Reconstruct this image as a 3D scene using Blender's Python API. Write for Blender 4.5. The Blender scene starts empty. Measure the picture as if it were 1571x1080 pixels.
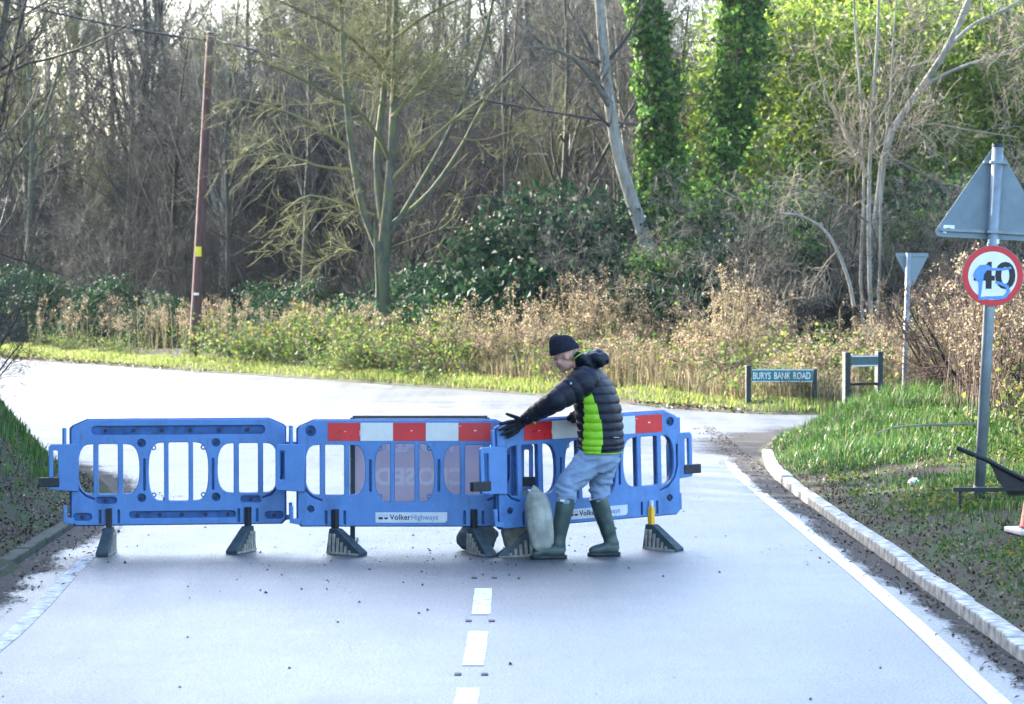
import bpy, bmesh, math, random
import numpy as np
from mathutils import Vector, Matrix, noise as mnoise
R = math.radians
rng = np.random.default_rng(7)
random.seed(7)
S = bpy.context.scene
C = S.collection

# ------------------------------------------------------------------ camera
F_PX, CAM_H, HORIZON = 4180.0, 2.26, 420.0          # measured on the 1571 x 1080 photograph
PITCH = math.atan((540.0 - HORIZON) / F_PX)
cd = bpy.data.cameras.new('camera')
cam = bpy.data.objects.new('camera', cd); C.objects.link(cam)
cd.sensor_width = 36.0
cd.lens = 36.0 * F_PX / 1571.0
cd.clip_start, cd.clip_end = 0.5, 6000
cam.location = (0, 0, CAM_H)
cam.rotation_euler = (R(90) - PITCH, 0, 0)
cd.dof.use_dof = True
cd.dof.focus_distance = 22.0
cd.dof.aperture_fstop = 5.6
S.camera = cam

# ------------------------------------------------------------------ sky, sun, exposure
SUN_AZ, SUN_EL = R(47), R(22)                         # left of the view direction, above the horizon
w = bpy.data.worlds.new('World'); S.world = w; w.use_nodes = True
nt = w.node_tree; nt.nodes.clear()
sky = nt.nodes.new('ShaderNodeTexSky'); sky.sky_type = 'NISHITA'; sky.sun_disc = False
sky.sun_elevation = SUN_EL; sky.sun_rotation = -SUN_AZ
sky.air_density = 1.0; sky.dust_density = 2.2; sky.ozone_density = 2.2
bg = nt.nodes.new('ShaderNodeBackground'); bg.inputs[1].default_value = 0.15
wo = nt.nodes.new('ShaderNodeOutputWorld')
nt.links.new(sky.outputs[0], bg.inputs[0]); nt.links.new(bg.outputs[0], wo.inputs[0])
sl = bpy.data.lights.new('sun', 'SUN'); sl.energy = 3.9; sl.angle = R(0.6); sl.color = (1.0, 0.94, 0.85)
sun = bpy.data.objects.new('sun', sl); C.objects.link(sun)
sdir = Vector((-math.sin(SUN_AZ) * math.cos(SUN_EL), math.cos(SUN_AZ) * math.cos(SUN_EL), math.sin(SUN_EL)))
sun.rotation_euler = sdir.to_track_quat('Z', 'Y').to_euler()
sun.location = (-20, 20, 30)
vs = S.view_settings
vs.view_transform = 'Standard'; vs.look = 'None'; vs.gamma = 1.0; vs.use_curve_mapping = False
vs.exposure = 2.98
S.render.engine = 'CYCLES'
S.cycles.use_denoising = True
S.cycles.max_bounces = 6; S.cycles.diffuse_bounces = 3; S.cycles.glossy_bounces = 3
S.cycles.transmission_bounces = 4; S.cycles.transparent_max_bounces = 6
S.cycles.caustics_reflective = False; S.cycles.caustics_refractive = False

def ray(px, py):
    dx, dy = (px - 785.5) / F_PX, -(py - 540.0) / F_PX
    c, s = math.cos(PITCH), math.sin(PITCH)
    return Vector((dx, c + dy * s, dy * c - s))
def at_y(px, py, Y):
    d = ray(px, py); t = Y / d.y
    return Vector((0, 0, CAM_H)) + d * t
def at_z(px, py, z=0.0):
    d = ray(px, py); t = (z - CAM_H) / d.z
    return Vector((0, 0, CAM_H)) + d * t

# ------------------------------------------------------------------ naming helpers
def tag(o, label=None, cat=None, group=None, kind=None):
    if label: o['label'] = label
    if cat: o['category'] = cat
    if group: o['group'] = group
    if kind: o['kind'] = kind
    return o
def empty(name, loc=(0, 0, 0), rz=0.0, label=None, cat=None, group=None):
    o = bpy.data.objects.new(name, None); C.objects.link(o)
    o.location = loc; o.rotation_euler = (0, 0, rz); o.empty_display_size = 0.1
    return tag(o, label, cat, group)
def link(name, me, mat=None, parent=None):
    o = bpy.data.objects.new(name, me); C.objects.link(o)
    if mat is not None and len(me.materials) == 0: me.materials.append(mat)
    if parent is not None: o.parent = parent
    return o
def smooth(me, on=True):
    me.polygons.foreach_set('use_smooth', np.full(len(me.polygons), on, dtype=bool))
def np_mesh(name, verts, faces, mat=None, sm=False):
    """verts (n,3); faces (m,k) one polygon size"""
    me = bpy.data.meshes.new(name)
    verts = np.asarray(verts, dtype=np.float32); faces = np.asarray(faces, dtype=np.int32)
    me.vertices.add(len(verts)); me.vertices.foreach_set('co', verts.ravel())
    m, k = faces.shape
    me.loops.add(m * k); me.loops.foreach_set('vertex_index', faces.ravel())
    me.polygons.add(m)
    me.polygons.foreach_set('loop_start', np.arange(0, m * k, k, dtype=np.int32))
    me.polygons.foreach_set('loop_total', np.full(m, k, dtype=np.int32))
    me.update(calc_edges=True)
    if sm: smooth(me)
    if mat is not None: me.materials.append(mat)
    return me
def copy_tree(o, parent=None):
    c = o.copy(); C.objects.link(c); c.parent = parent
    for ch in o.children:
        copy_tree(ch, c)
    return c

class MB:
    """collects boxes, tubes and lofts into one mesh"""
    def __init__(self): self.v = []; self.f = []
    def add(self, vs, fs):
        b = len(self.v); self.v += [tuple(p) for p in vs]; self.f += [tuple(i + b for i in q) for q in fs]; return self
    def box(self, x0, x1, y0, y1, z0, z1, M=None):
        p = [Vector((x, y, z)) for z in (z0, z1) for y in (y0, y1) for x in (x0, x1)]
        if M is not None: p = [M @ q for q in p]
        return self.add(p, [(0, 2, 3, 1), (4, 5, 7, 6), (0, 1, 5, 4), (2, 6, 7, 3), (0, 4, 6, 2), (1, 3, 7, 5)])
    def tube(self, pts, rad, n=8, cap=True):
        pts = [Vector(p) for p in pts]
        if not hasattr(rad, '__len__'): rad = [rad] * len(pts)
        rings = []; u = None
        for i, p in enumerate(pts):
            d = (pts[min(i + 1, len(pts) - 1)] - pts[max(i - 1, 0)]).normalized()
            if u is None:
                u = d.orthogonal().normalized()
            u = (u - d * u.dot(d)).normalized(); v = d.cross(u)
            rings.append([p + (u * math.cos(2 * math.pi * k / n) + v * math.sin(2 * math.pi * k / n)) * rad[i] for k in range(n)])
        return self.rings(rings, cap)
    def rings(self, rings, cap=True):
        n = len(rings[0]); vs = [p for r in rings for p in r]; fs = []
        for i in range(len(rings) - 1):
            for k in range(n):
                a, b = i * n + k, i * n + (k + 1) % n
                fs.append((a, b, b + n, a + n))
        if cap:
            fs.append(tuple(reversed(range(n)))); fs.append(tuple(range(len(vs) - n, len(vs))))
        return self.add(vs, fs)
    def mesh(self, name, mat=None, sm=False, bevel=0.0, seg=2):
        me = bpy.data.meshes.new(name); me.from_pydata([tuple(p) for p in self.v], [], self.f); me.update()
        bm = bmesh.new(); bm.from_mesh(me); bmesh.ops.recalc_face_normals(bm, faces=bm.faces)
        if bevel > 0:
            es = [e for e in bm.edges if len(e.link_faces) == 2 and e.calc_face_angle(0) > R(30)]
            bmesh.ops.bevel(bm, geom=es, offset=bevel, segments=seg, profile=0.5, affect='EDGES', clamp_overlap=True)
        bm.to_mesh(me); bm.free()
        if sm: smooth(me)
        if mat is not None: me.materials.append(mat)
        return me
    def build(self, name, mat=None, parent=None, sm=False, bevel=0.0):
        return link(name, self.mesh(name, mat, sm, bevel), None, parent)

def rrect(x0, x1, y0, y1, r, n=5):
    pts = []
    for cx, cy, a in ((x1 - r, y1 - r, 0), (x0 + r, y1 - r, 90), (x0 + r, y0 + r, 180), (x1 - r, y0 + r, 270)):
        for k in range(n + 1):
            t = R(a + 90 * k / n); pts.append((cx + r * math.cos(t), cy + r * math.sin(t)))
    return pts
def circ(cx, cy, r, n=20):
    return [(cx + r * math.cos(2 * math.pi * k / n), cy + r * math.sin(2 * math.pi * k / n)) for k in range(n)]
def plate(name, loops, y0, y1, bevel, mat, parent=None, res=1):
    """outlines in (x, z), holes allowed, extruded from y0 to y1 with rounded edges"""
    cu = bpy.data.curves.new(name, 'CURVE'); cu.dimensions = '2D'; cu.fill_mode = 'BOTH'
    for lp in loops:
        sp = cu.splines.new('POLY'); sp.points.add(len(lp) - 1); sp.use_cyclic_u = True
        for q, (x, z) in zip(sp.points, lp): q.co = (x, z, 0, 1)
    t = abs(y1 - y0)
    cu.extrude = max(t / 2 - bevel, 0.0); cu.bevel_depth = bevel; cu.bevel_resolution = res; cu.offset = -bevel
    ob = bpy.data.objects.new('tmp', cu); C.objects.link(ob)
    me = bpy.data.meshes.new_from_object(ob)
    bpy.data.objects.remove(ob); bpy.data.curves.remove(cu)
    me.name = name
    me.transform(Matrix.Translation((0, (y0 + y1) / 2, 0)) @ Matrix.Rotation(R(90), 4, 'X'))
    me.materials.clear(); me.materials.append(mat)
    o = link(name, me, None, parent)
    return o
def text(name, s, h, x, z, y, mat, parent, weight=0.0, align='CENTER', mirror=False, sx=1.0, depth=0.0008, spacing=1.0):
    cu = bpy.data.curves.new(name, 'FONT'); cu.body = s; cu.size = h / 0.70; cu.align_x = align; cu.align_y = 'BOTTOM_BASELINE'
    cu.extrude = depth; cu.offset = weight; cu.resolution_u = 4; cu.space_character = spacing
    ob = bpy.data.objects.new('tmp', cu); C.objects.link(ob)
    me = bpy.data.meshes.new_from_object(ob)
    bpy.data.objects.remove(ob); bpy.data.curves.remove(cu); me.name = name
    me.transform(Matrix.Translation((x, y, z)) @ Matrix.Rotation(R(90), 4, 'X') @ Matrix.Diagonal((-sx if mirror else sx, 1, 1, 1)))
    if mirror: me.flip_normals()
    me.materials.clear(); me.materials.append(mat)
    return link(name, me, None, parent)

# ------------------------------------------------------------------ materials
def col4(c): return (c[0], c[1], c[2], 1.0)
class Mat:
    def __init__(self, name, base=(0.5, 0.5, 0.5), rough=0.6, spec=0.5, metal=0.0):
        self.m = bpy.data.materials.new(name); self.m.use_nodes = True
        self.t = self.m.node_tree; self.p = self.t.nodes['Principled BSDF']; self.out = self.t.nodes['Material Output']
        self.p.inputs['Base Color'].default_value = col4(base); self.p.inputs['Roughness'].default_value = rough
        self.p.inputs['Specular IOR Level'].default_value = spec; self.p.inputs['Metallic'].default_value = metal
    def n(self, typ, **kw):
        nd = self.t.nodes.new(typ)
        for k, v in kw.items():
            if hasattr(nd, k): setattr(nd, k, v)
            else: nd.inputs[k.replace('_', ' ')].default_value = v
        return nd
    def l(self, a, b): self.t.links.new(a, b); return self
    def coord(self, which='Object', scale=None):
        tc = self.n('ShaderNodeTexCoord'); o = tc.outputs[which]
        if scale is not None:
            mp = self.n('ShaderNodeMapping'); mp.inputs['Scale'].default_value = scale; self.l(o, mp.inputs[0]); o = mp.outputs[0]
        return o
    def pos(self, scale=None):
        g = self.n('ShaderNodeNewGeometry'); o = g.outputs['Position']
        if scale is not None:
            mp = self.n('ShaderNodeMapping'); mp.inputs['Scale'].default_value = scale; self.l(o, mp.inputs[0]); o = mp.outputs[0]
        return o
    def noise(self, vec, scale, detail=4.0, rough=0.55):
        nd = self.n('ShaderNodeTexNoise'); nd.inputs['Scale'].default_value = scale; nd.inputs['Detail'].default_value = detail
        nd.inputs['Roughness'].default_value = rough; self.l(vec, nd.inputs['Vector']); return nd.outputs['Fac']
    def ramp(self, fac, stops):
        nd = self.n('ShaderNodeValToRGB'); r = nd.color_ramp
        while len(r.elements) < len(stops): r.elements.new(0.5)
        for e, (p, c) in zip(r.elements, stops):
            e.position = p; e.color = col4(c) if len(c) == 3 else c
        self.l(fac, nd.inputs[0]); return nd.outputs[0]
    def mix(self, fac, a, b, blend='MIX'):
        nd = self.n('ShaderNodeMix'); nd.data_type = 'RGBA'; nd.blend_type = blend
        for sock, v in ((nd.inputs[0], fac), (nd.inputs[6], a), (nd.inputs[7], b)):
            if isinstance(v, (int, float)): sock.default_value = v
            elif isinstance(v, tuple): sock.default_value = col4(v)
            else: self.l(v, sock)
        return nd.outputs[2]
    def mapr(self, fac, a, b, c, d):
        nd = self.n('ShaderNodeMapRange'); nd.inputs[1].default_value = a; nd.inputs[2].default_value = b
        nd.inputs[3].default_value = c; nd.inputs[4].default_value = d; self.l(fac, nd.inputs[0]); return nd.outputs[0]
    def color(self, sock): self.l(sock, self.p.inputs['Base Color']); return self
    def rough(self, sock): self.l(sock, self.p.inputs['Roughness']); return self
    def bump(self, h, strength=0.3, dist=0.01):
        b = self.n('ShaderNodeBump'); b.inputs['Strength'].default_value = strength; b.inputs['Distance'].default_value = dist
        self.l(h, b.inputs['Height']); self.l(b.outputs[0], self.p.inputs['Normal']); return self
    def rand(self):
        g = self.n('ShaderNodeNewGeometry'); return g.outputs['Random Per Island']
    def translucent(self, amount, colsock):
        tr = self.n('ShaderNodeBsdfTranslucent'); self.l(colsock, tr.inputs[0])
        mx = self.n('ShaderNodeMixShader'); mx.inputs[0].default_value = amount
        self.l(self.p.outputs[0], mx.inputs[1]); self.l(tr.outputs[0], mx.inputs[2]); self.l(mx.outputs[0], self.out.inputs[0]); return self

M = {}
def simple(name, base, rough=0.6, spec=0.5, var=0.15, scale=6.0, bump=0.0, bscale=60.0, metal=0.0):
    a = Mat(name, base, rough, spec, metal); v = a.coord()
    dk = tuple(c * (1 - var) for c in base); lt = tuple(min(1, c * (1 + var)) for c in base)
    a.color(a.ramp(a.noise(v, scale, 5), [(0.3, dk), (0.7, lt)]))
    a.rough(a.mapr(a.noise(v, scale * 2.3, 3), 0.3, 0.7, max(0.05, rough - 0.1), min(1, rough + 0.12)))
    if bump: a.bump(a.noise(v, bscale, 4), bump, 0.004)
    M[name] = a.m; return a.m
def leafmat(name, stops, trans=0.45, rough=0.45, spec=0.4):
    a = Mat(name, stops[0][1], rough, spec)
    c = a.ramp(a.rand(), stops); a.color(c); a.translucent(trans, c)
    M[name] = a.m; return a.m

# wet asphalt: dark stone, thin water film, damp and drier patches, dirt along the edges
a = Mat('wet_asphalt', (0.05, 0.05, 0.055), 0.3, 1.0); a.p.inputs['Coat Weight'].default_value = 1.0; a.p.inputs['Coat Roughness'].default_value = 0.30; a.p.inputs['Coat IOR'].default_value = 1.95
v = a.pos(); vst = a.pos((0.25, 1.0, 1.0))
grain = a.noise(v, 90, 3, 0.7); big = a.noise(v, 0.35, 5, 0.6); streak = a.noise(vst, 1.1, 5, 0.6)
c = a.ramp(grain, [(0.3, (0.028, 0.029, 0.032)), (0.62, (0.06, 0.06, 0.064)), (0.8, (0.12, 0.12, 0.12))])
c = a.mix(a.mapr(streak, 0.45, 0.75, 0.0, 0.35), c, (0.075, 0.07, 0.065))
a.color(c)
mixr = a.mix(0.5, big, streak)
und = a.noise(a.pos((0.55, 1.5, 1)), 2.6, 4); track = a.noise(a.pos((1.6, 0.05, 1)), 1.0, 4, .6); mixr = a.mix(.45, mixr, track)
a.rough(a.mapr(mixr, 0.34, 0.62, 0.42, 0.62))
hh = a.n('ShaderNodeMath', operation='MULTIPLY_ADD'); a.l(grain, hh.inputs[0]); hh.inputs[1].default_value = 0.8; a.l(und, hh.inputs[2])
a.bump(hh.outputs[0], 0.5, 0.02)
a.l(a.p.inputs['Normal'].links[0].from_socket, a.p.inputs['Coat Normal'])
a.l(a.mapr(a.mix(.5, grain, mixr), 0.40, 0.60, 0.16, 0.50), a.p.inputs['Coat Roughness'])
spk = a.noise(a.pos(), 48, 4, .75); blot = a.noise(a.pos((.8, .5, 1)), .9, 5, .65)
cw = a.n('ShaderNodeMath', operation='MULTIPLY'); a.l(a.mapr(spk, .36, .58, .48, 1.0), cw.inputs[0]); a.l(a.mapr(blot, .35, .62, .80, 1.0), cw.inputs[1]); a.l(cw.outputs[0], a.p.inputs['Coat Weight'])
a.l(a.mapr(spk, .36, .58, .6, 1.0), a.p.inputs['Specular IOR Level'])
M['asphalt'] = a.m
# worn thermoplastic paint
def paint(name, lo, hi):
    a = Mat(name, hi, 0.45, 0.5); v = a.pos()
    c = a.ramp(a.noise(v, 14, 6, 0.7), [(0.34, (0.1, 0.1, 0.1)), (0.42, lo), (0.6, hi)])
    a.color(c); a.bump(a.noise(v, 90, 3), 0.2, 0.01); M[name] = a.m
def worn_paint():
    a = Mat('road_paint_worn', (.5, .5, .5), 0.5, 0.5); v = a.pos(); n = a.noise(v, 9, 6, 0.75)
    a.color(a.ramp(n, [(0.40, (0.10, 0.10, 0.10)), (0.52, (0.40, 0.40, 0.40)), (0.70, (0.62, 0.62, 0.62))])); a.bump(a.noise(v, 90, 3), 0.4, 0.01); M['road_paint_worn'] = a.m
worn_paint()
paint('road_paint', (0.62, 0.63, 0.62), (0.82, 0.83, 0.82))
# earth / leaf mould with short turf patches
a = Mat('soil', (0.06, 0.045, 0.03), 0.9, 0.25); v = a.pos()
n1 = a.noise(v, 1.3, 6, 0.65); n2 = a.noise(v, 22, 5, 0.7)
soilc = a.ramp(n2, [(0.3, (0.02, 0.016, 0.012)), (0.55, (0.06, 0.045, 0.032)), (0.8, (0.12, 0.09, 0.06))])
turfc = a.ramp(n2, [(0.3, (0.02, 0.035, 0.012)), (0.7, (0.06, 0.085, 0.025))])
a.color(a.mix(a.mapr(n1, 0.42, 0.58, 0, 1), soilc, turfc)); a.bump(n2, 0.8, 0.04); M['soil'] = a.m
simple('kerb_concrete', (0.36, 0.35, 0.33), 0.8, 0.35, 0.6, 11, 0.9, 45)
simple('kerb_mossy', (0.05, 0.056, 0.042), 0.85, 0.3, 0.5, 9, 0.6, 60)
a = Mat('barrier_blue', (0.07, 0.27, 0.66), 0.42, 0.45); v = a.coord()
sc = a.noise(v, 7, 6, 0.7); stain = a.noise(a.coord('Object', (1, 1, 0.35)), 4.5, 6, 0.75); sp = a.noise(a.coord('Object', (1, 1, 0.25)), 16, 5, 0.7)
c = a.ramp(sc, [(0.25, (0.055, 0.155, 0.38)), (0.75, (0.088, 0.22, 0.48))])
c = a.mix(a.mapr(sp, 0.60, 0.78, 0, 0.75), c, (0.06, 0.09, 0.15))
c = a.mix(a.mapr(a.noise(v, 45, 3, 0.6), 0.66, 0.76, 0, 0.5), c, (0.25, 0.36, 0.60))
c = a.mix(a.mapr(stain, 0.52, 0.72, 0, 0.55), c, (0.03, 0.07, 0.16)); c = a.mix(a.mapr(a.noise(a.coord('Object', (1, 1, 3)), 22, 4, .7), 0.62, 0.75, 0, 0.45), c, (0.15, 0.27, 0.52))
a.color(c); a.rough(a.mapr(sc, 0.3, 0.7, 0.34, 0.55)); a.bump(a.noise(v, 130, 3), 0.12, 0.003); M['blue'] = a.m
simple('blue_grime_shade', (0.028, 0.085, 0.23), 0.6, 0.35, 0.45, 10, 0.3, 60)  # darker core blue: recess and slot shade put into the colour, plus grime
simple('black_rubber', (0.018, 0.020, 0.024), 0.6, 0.4, 0.3, 12, 0.3, 90)
simple('foot_rubber', (0.035, 0.052, 0.06), 0.55, 0.45, 0.35, 14, 0.4, 80)
simple('foot_worn', (0.32, 0.29, 0.25), 0.8, 0.3, 0.4, 20, 0.3, 80)
simple('strip_red', (0.55, 0.012, 0.02), 0.35, 0.5, 0.12, 9)
simple('strip_white', (0.60, 0.60, 0.575), 0.35, 0.5, 0.08, 9)
simple('plate_white', (0.52, 0.55, 0.58), 0.4, 0.5, 0.10, 12)
simple('navy_ink', (0.012, 0.018, 0.06), 0.5, 0.4, 0.1)
simple('pale_blue_ink', (0.07, 0.20, 0.42), 0.5, 0.4, 0.2, 25)
simple('grey_ink', (0.35, 0.42, 0.5), 0.5, 0.4, 0.2, 25)
simple('yellow_plastic', (0.80, 0.42, 0.02), 0.4, 0.5, 0.15, 12)
simple('sandbag_cloth', (0.27, 0.275, 0.24), 0.85, 0.25, 0.35, 8, 0.6, 140)
simple('sandbag_dirty', (0.11, 0.13, 0.14), 0.85, 0.25, 0.45, 10, 0.6, 140)
a = Mat('sign_sheet', (0.80, 0.62, 0.66), 0.5, 0.4); v = a.coord()
c = a.ramp(a.noise(v, 4, 5), [(0.3, (0.66, 0.50, 0.56)), (0.7, (0.74, 0.58, 0.64))]); a.color(c); a.translucent(0.12, c); M['sign_sheet'] = a.m
a = Mat('sign_ghost', (0.74, 0.64, 0.67), 0.5, 0.4); v = a.coord()
c = a.ramp(a.noise(v, 6, 4), [(0.3, (0.78, 0.66, 0.71)), (0.7, (0.84, 0.73, 0.77))]); a.color(c); a.translucent(0.1, c); M['sign_ghost'] = a.m
simple('galvanised', (0.19, 0.225, 0.25), 0.5, 0.5, 0.22, 7, 0.15, 60, 0.35)
simple('sign_back', (0.16, 0.215, 0.245), 0.55, 0.45, 0.14, 5, 0.1, 50, 0.1)
simple('sign_red', (0.60, 0.02, 0.03), 0.4, 0.5, 0.08)
simple('sign_white', (0.78, 0.78, 0.76), 0.4, 0.5, 0.06, 9)
simple('sign_black', (0.015, 0.017, 0.022), 0.45, 0.4, 0.2)
simple('blue_spray', (0.12, 0.30, 0.70), 0.55, 0.35, 0.2, 20)
simple('name_teal', (0.010, 0.15, 0.155), 0.45, 0.45, 0.12)
simple('name_post', (0.015, 0.03, 0.035), 0.6, 0.4, 0.3, 10, 0.3, 60)
simple('sign_grey_face', (0.06, 0.11, 0.12), 0.55, 0.4, 0.2)
a = Mat('pole_wood', (0.09, 0.05, 0.045), 0.85, 0.25); v = a.coord('Object', (1, 1, 0.08))
n = a.noise(v, 26, 6, 0.7); a.color(a.ramp(n, [(0.3, (0.045, 0.024, 0.024)), (0.7, (0.15, 0.085, 0.075))])); a.bump(n, 0.6, 0.02); M['pole_wood'] = a.m
simple('pole_plate_yellow', (0.70, 0.62, 0.03), 0.5, 0.4, 0.1)
simple('cable_black', (0.02, 0.02, 0.025), 0.5, 0.4, 0.1)
def bark(name, lo, hi, moss=None, mossamt=0.5, scale=9):
    a = Mat(name, lo, 0.88, 0.25); v = a.coord('Object', (1, 1, 0.3))
    n = a.noise(v, scale, 6, 0.7); c = a.ramp(n, [(0.3, lo), (0.72, hi)])
    if moss:
        g = a.n('ShaderNodeNewGeometry'); sx = a.n('ShaderNodeSeparateXYZ'); a.l(g.outputs['Normal'], sx.inputs[0])
        mm = a.n('ShaderNodeMath', operation='MULTIPLY'); a.l(a.mapr(sx.outputs[2], -0.6, 0.6, 0.25, 1), mm.inputs[0])
        a.l(a.mapr(a.noise(a.coord(), 3.2, 5, 0.65), 0.40, 0.60, 0, mossamt), mm.inputs[1])
        c = a.mix(mm.outputs[0], c, moss)
    a.color(c); a.bump(n, 0.7, 0.02); M[name] = a.m
bark('bark_moss', (0.035, 0.04, 0.032), (0.14, 0.14, 0.115), (0.13, 0.15, 0.04), 0.8)
bark('bark_pale', (0.12, 0.11, 0.095), (0.36, 0.34, 0.30), (0.14, 0.16, 0.08), 0.4)
bark('bark_grey', (0.028, 0.026, 0.023), (0.10, 0.09, 0.078), (0.10, 0.11, 0.05), 0.5)
bark('bark_dark', (0.010, 0.010, 0.010), (0.045, 0.040, 0.033))
def twigmat(name, stops):
    a = Mat(name, stops[0][1], 0.85, 0.2); a.color(a.ramp(a.rand(), stops)); M[name] = a.m
twigmat('twig_brown', [(0.0, (0.024, 0.024, 0.021)), (0.5, (0.058, 0.055, 0.046)), (1.0, (0.15, 0.138, 0.112))])
twigmat('twig_grey', [(0.0, (0.025, 0.026, 0.024)), (0.5, (0.065, 0.062, 0.052)), (1.0, (0.15, 0.14, 0.11))])
twigmat('twig_moss', [(0.0, (0.07, 0.075, 0.03)), (0.5, (0.15, 0.15, 0.06)), (1.0, (0.27, 0.26, 0.11))])
twigmat('twig_pale', [(0.0, (0.08, 0.07, 0.052)), (0.5, (0.17, 0.145, 0.11)), (1.0, (0.32, 0.28, 0.22))])
twigmat('twig_russet', [(0.0, (0.035, 0.024, 0.02)), (0.5, (0.09, 0.06, 0.045)), (1.0, (0.20, 0.15, 0.11))])
twigmat('twig_dark', [(0.0, (0.006, 0.009, 0.009)), (0.5, (0.016, 0.019, 0.017)), (1.0, (0.05, 0.05, 0.04))])
leafmat('ivy_leaf', [(0.0, (0.014, 0.045, 0.012)), (0.45, (0.045, 0.125, 0.022)), (0.8, (0.10, 0.21, 0.035)), (1.0, (0.19, 0.28, 0.055))], 0.5, 0.6, 0.15)
leafmat('bright_leaf', [(0.0, (0.05, 0.11, 0.015)), (0.5, (0.13, 0.21, 0.025)), (1.0, (0.27, 0.31, 0.045))], 0.55, 0.5, 0.25)
leafmat('evergreen_leaf', [(0.0, (0.006, 0.024, 0.012)), (0.6, (0.016, 0.052, 0.024)), (1.0, (0.045, 0.095, 0.035))], 0.3, 0.6, 0.15)
leafmat('bramble_leaf', [(0.0, (0.03, 0.07, 0.018)), (0.5, (0.09, 0.15, 0.03)), (0.85, (0.19, 0.22, 0.045)), (0.97, (0.24, 0.20, 0.06)), (1.0, (0.16, 0.08, 0.03))], 0.45, 0.65, 0.15)
leafmat('grass_lush', [(0.0, (0.018, 0.06, 0.012)), (0.5, (0.045, 0.125, 0.02)), (0.85, (0.10, 0.19, 0.03)), (1.0, (0.26, 0.23, 0.10))], 0.45, 0.45)
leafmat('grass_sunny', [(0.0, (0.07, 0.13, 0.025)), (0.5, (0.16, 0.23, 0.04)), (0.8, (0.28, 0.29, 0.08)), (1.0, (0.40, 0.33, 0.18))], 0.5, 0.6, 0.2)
leafmat('straw', [(0.0, (0.09, 0.075, 0.04)), (0.5, (0.22, 0.185, 0.10)), (1.0, (0.40, 0.34, 0.20))], 0.3, 0.8, 0.2)
leafmat('seed_head', [(0.0, (0.09, 0.066, 0.042)), (0.5, (0.27, 0.205, 0.125)), (1.0, (0.52, 0.44, 0.30))], 0.35, 0.9, 0.1)
leafmat('litter_leaf', [(0.0, (0.025, 0.018, 0.012)), (0.5, (0.085, 0.05, 0.028)), (0.85, (0.19, 0.11, 0.05)), (1.0, (0.34, 0.26, 0.17))], 0.1, 0.6, 0.4)
simple('brick_red', (0.30, 0.105, 0.07), 0.85, 0.3, 0.3, 12, 0.3, 60)
simple('roof_tile', (0.20, 0.085, 0.06), 0.85, 0.3, 0.3, 6, 0.3, 60)
simple('window_glass', (0.03, 0.04, 0.05), 0.1, 0.6, 0.2)
simple('cone_faded', (0.66, 0.16, 0.13), 0.5, 0.4, 0.15, 8)
simple('cone_sleeve', (0.72, 0.66, 0.66), 0.5, 0.4, 0.1, 8)
simple('black_steel', (0.012, 0.013, 0.015), 0.55, 0.4, 0.3, 10)
simple('litter_white', (0.75, 0.76, 0.78), 0.5, 0.4, 0.1, 20)
# clothes and skin
a = Mat('jacket_navy', (0.010, 0.013, 0.026), 0.5, 0.24); v = a.coord()
nn = a.noise(a.coord('Object', (1, 1, 2)), 26, 4, 0.6); a.color(a.ramp(nn, [(0.3, (0.004, 0.005, 0.011)), (0.7, (0.009, 0.012, 0.024))])); a.bump(nn, 0.5, 0.012); M['jacket'] = a.m
a = Mat('jacket_lime', (0.33, 0.72, 0.02), 0.5, 0.4); nn = a.noise(a.coord('Object', (1, 1, 2)), 26, 4, 0.6)
a.color(a.ramp(nn, [(0.3, (0.20, 0.46, 0.012)), (0.7, (0.28, 0.58, 0.02))])); a.bump(nn, 0.4, 0.012); M['lime'] = a.m
a = Mat('denim', (0.20, 0.29, 0.45), 0.85, 0.2); v = a.coord(); nn = a.noise(v, 7, 6, 0.7); fi = a.noise(v, 260, 2)
a.color(a.mix(0.25, a.ramp(nn, [(0.25, (0.15, 0.22, 0.34)), (0.75, (0.24, 0.32, 0.44))]), fi, 'OVERLAY')); a.bump(a.noise(v, 14, 4, 0.5), 0.35, 0.02); M['denim'] = a.m
a = Mat('boot_green', (0.022, 0.045, 0.042), 0.38, 0.5); v = a.coord(); nn = a.noise(v, 9, 5, 0.65)
a.color(a.ramp(nn, [(0.35, (0.014, 0.032, 0.030)), (0.75, (0.045, 0.075, 0.066))])); a.rough(a.mapr(nn, 0.3, 0.7, 0.28, 0.6)); a.bump(nn, 0.35, 0.02); M['boot'] = a.m
simple('boot_sole', (0.014, 0.018, 0.02), 0.6, 0.4, 0.3, 14, 0.4, 80)
a = Mat('knit_black', (0.012, 0.013, 0.022), 0.95, 0.2); a.bump(a.noise(a.coord(), 220, 2), 0.6, 0.004)
a.color(a.ramp(a.noise(a.coord(), 60, 3), [(0.3, (0.008, 0.009, 0.015)), (0.7, (0.02, 0.022, 0.036))])); M['knit'] = a.m
simple('glove_black', (0.010, 0.011, 0.017), 0.8, 0.3, 0.3, 30, 0.5, 150)
a = Mat('skin', (0.50, 0.28, 0.22), 0.5, 0.4); a.p.inputs['Subsurface Weight'].default_value = 0.15; a.p.inputs['Subsurface Radius'].default_value = (0.01, 0.004, 0.002)
a.color(a.ramp(a.noise(a.coord(), 30, 4), [(0.3, (0.44, 0.22, 0.17)), (0.7, (0.56, 0.33, 0.26))])); M['skin'] = a.m
simple('eye_dark', (0.03, 0.02, 0.018), 0.3, 0.5, 0.1)
simple('lip', (0.34, 0.13, 0.11), 0.5, 0.4, 0.1)
simple('hair_grey', (0.24, 0.17, 0.14), 0.8, 0.3, 0.3, 40)

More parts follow.
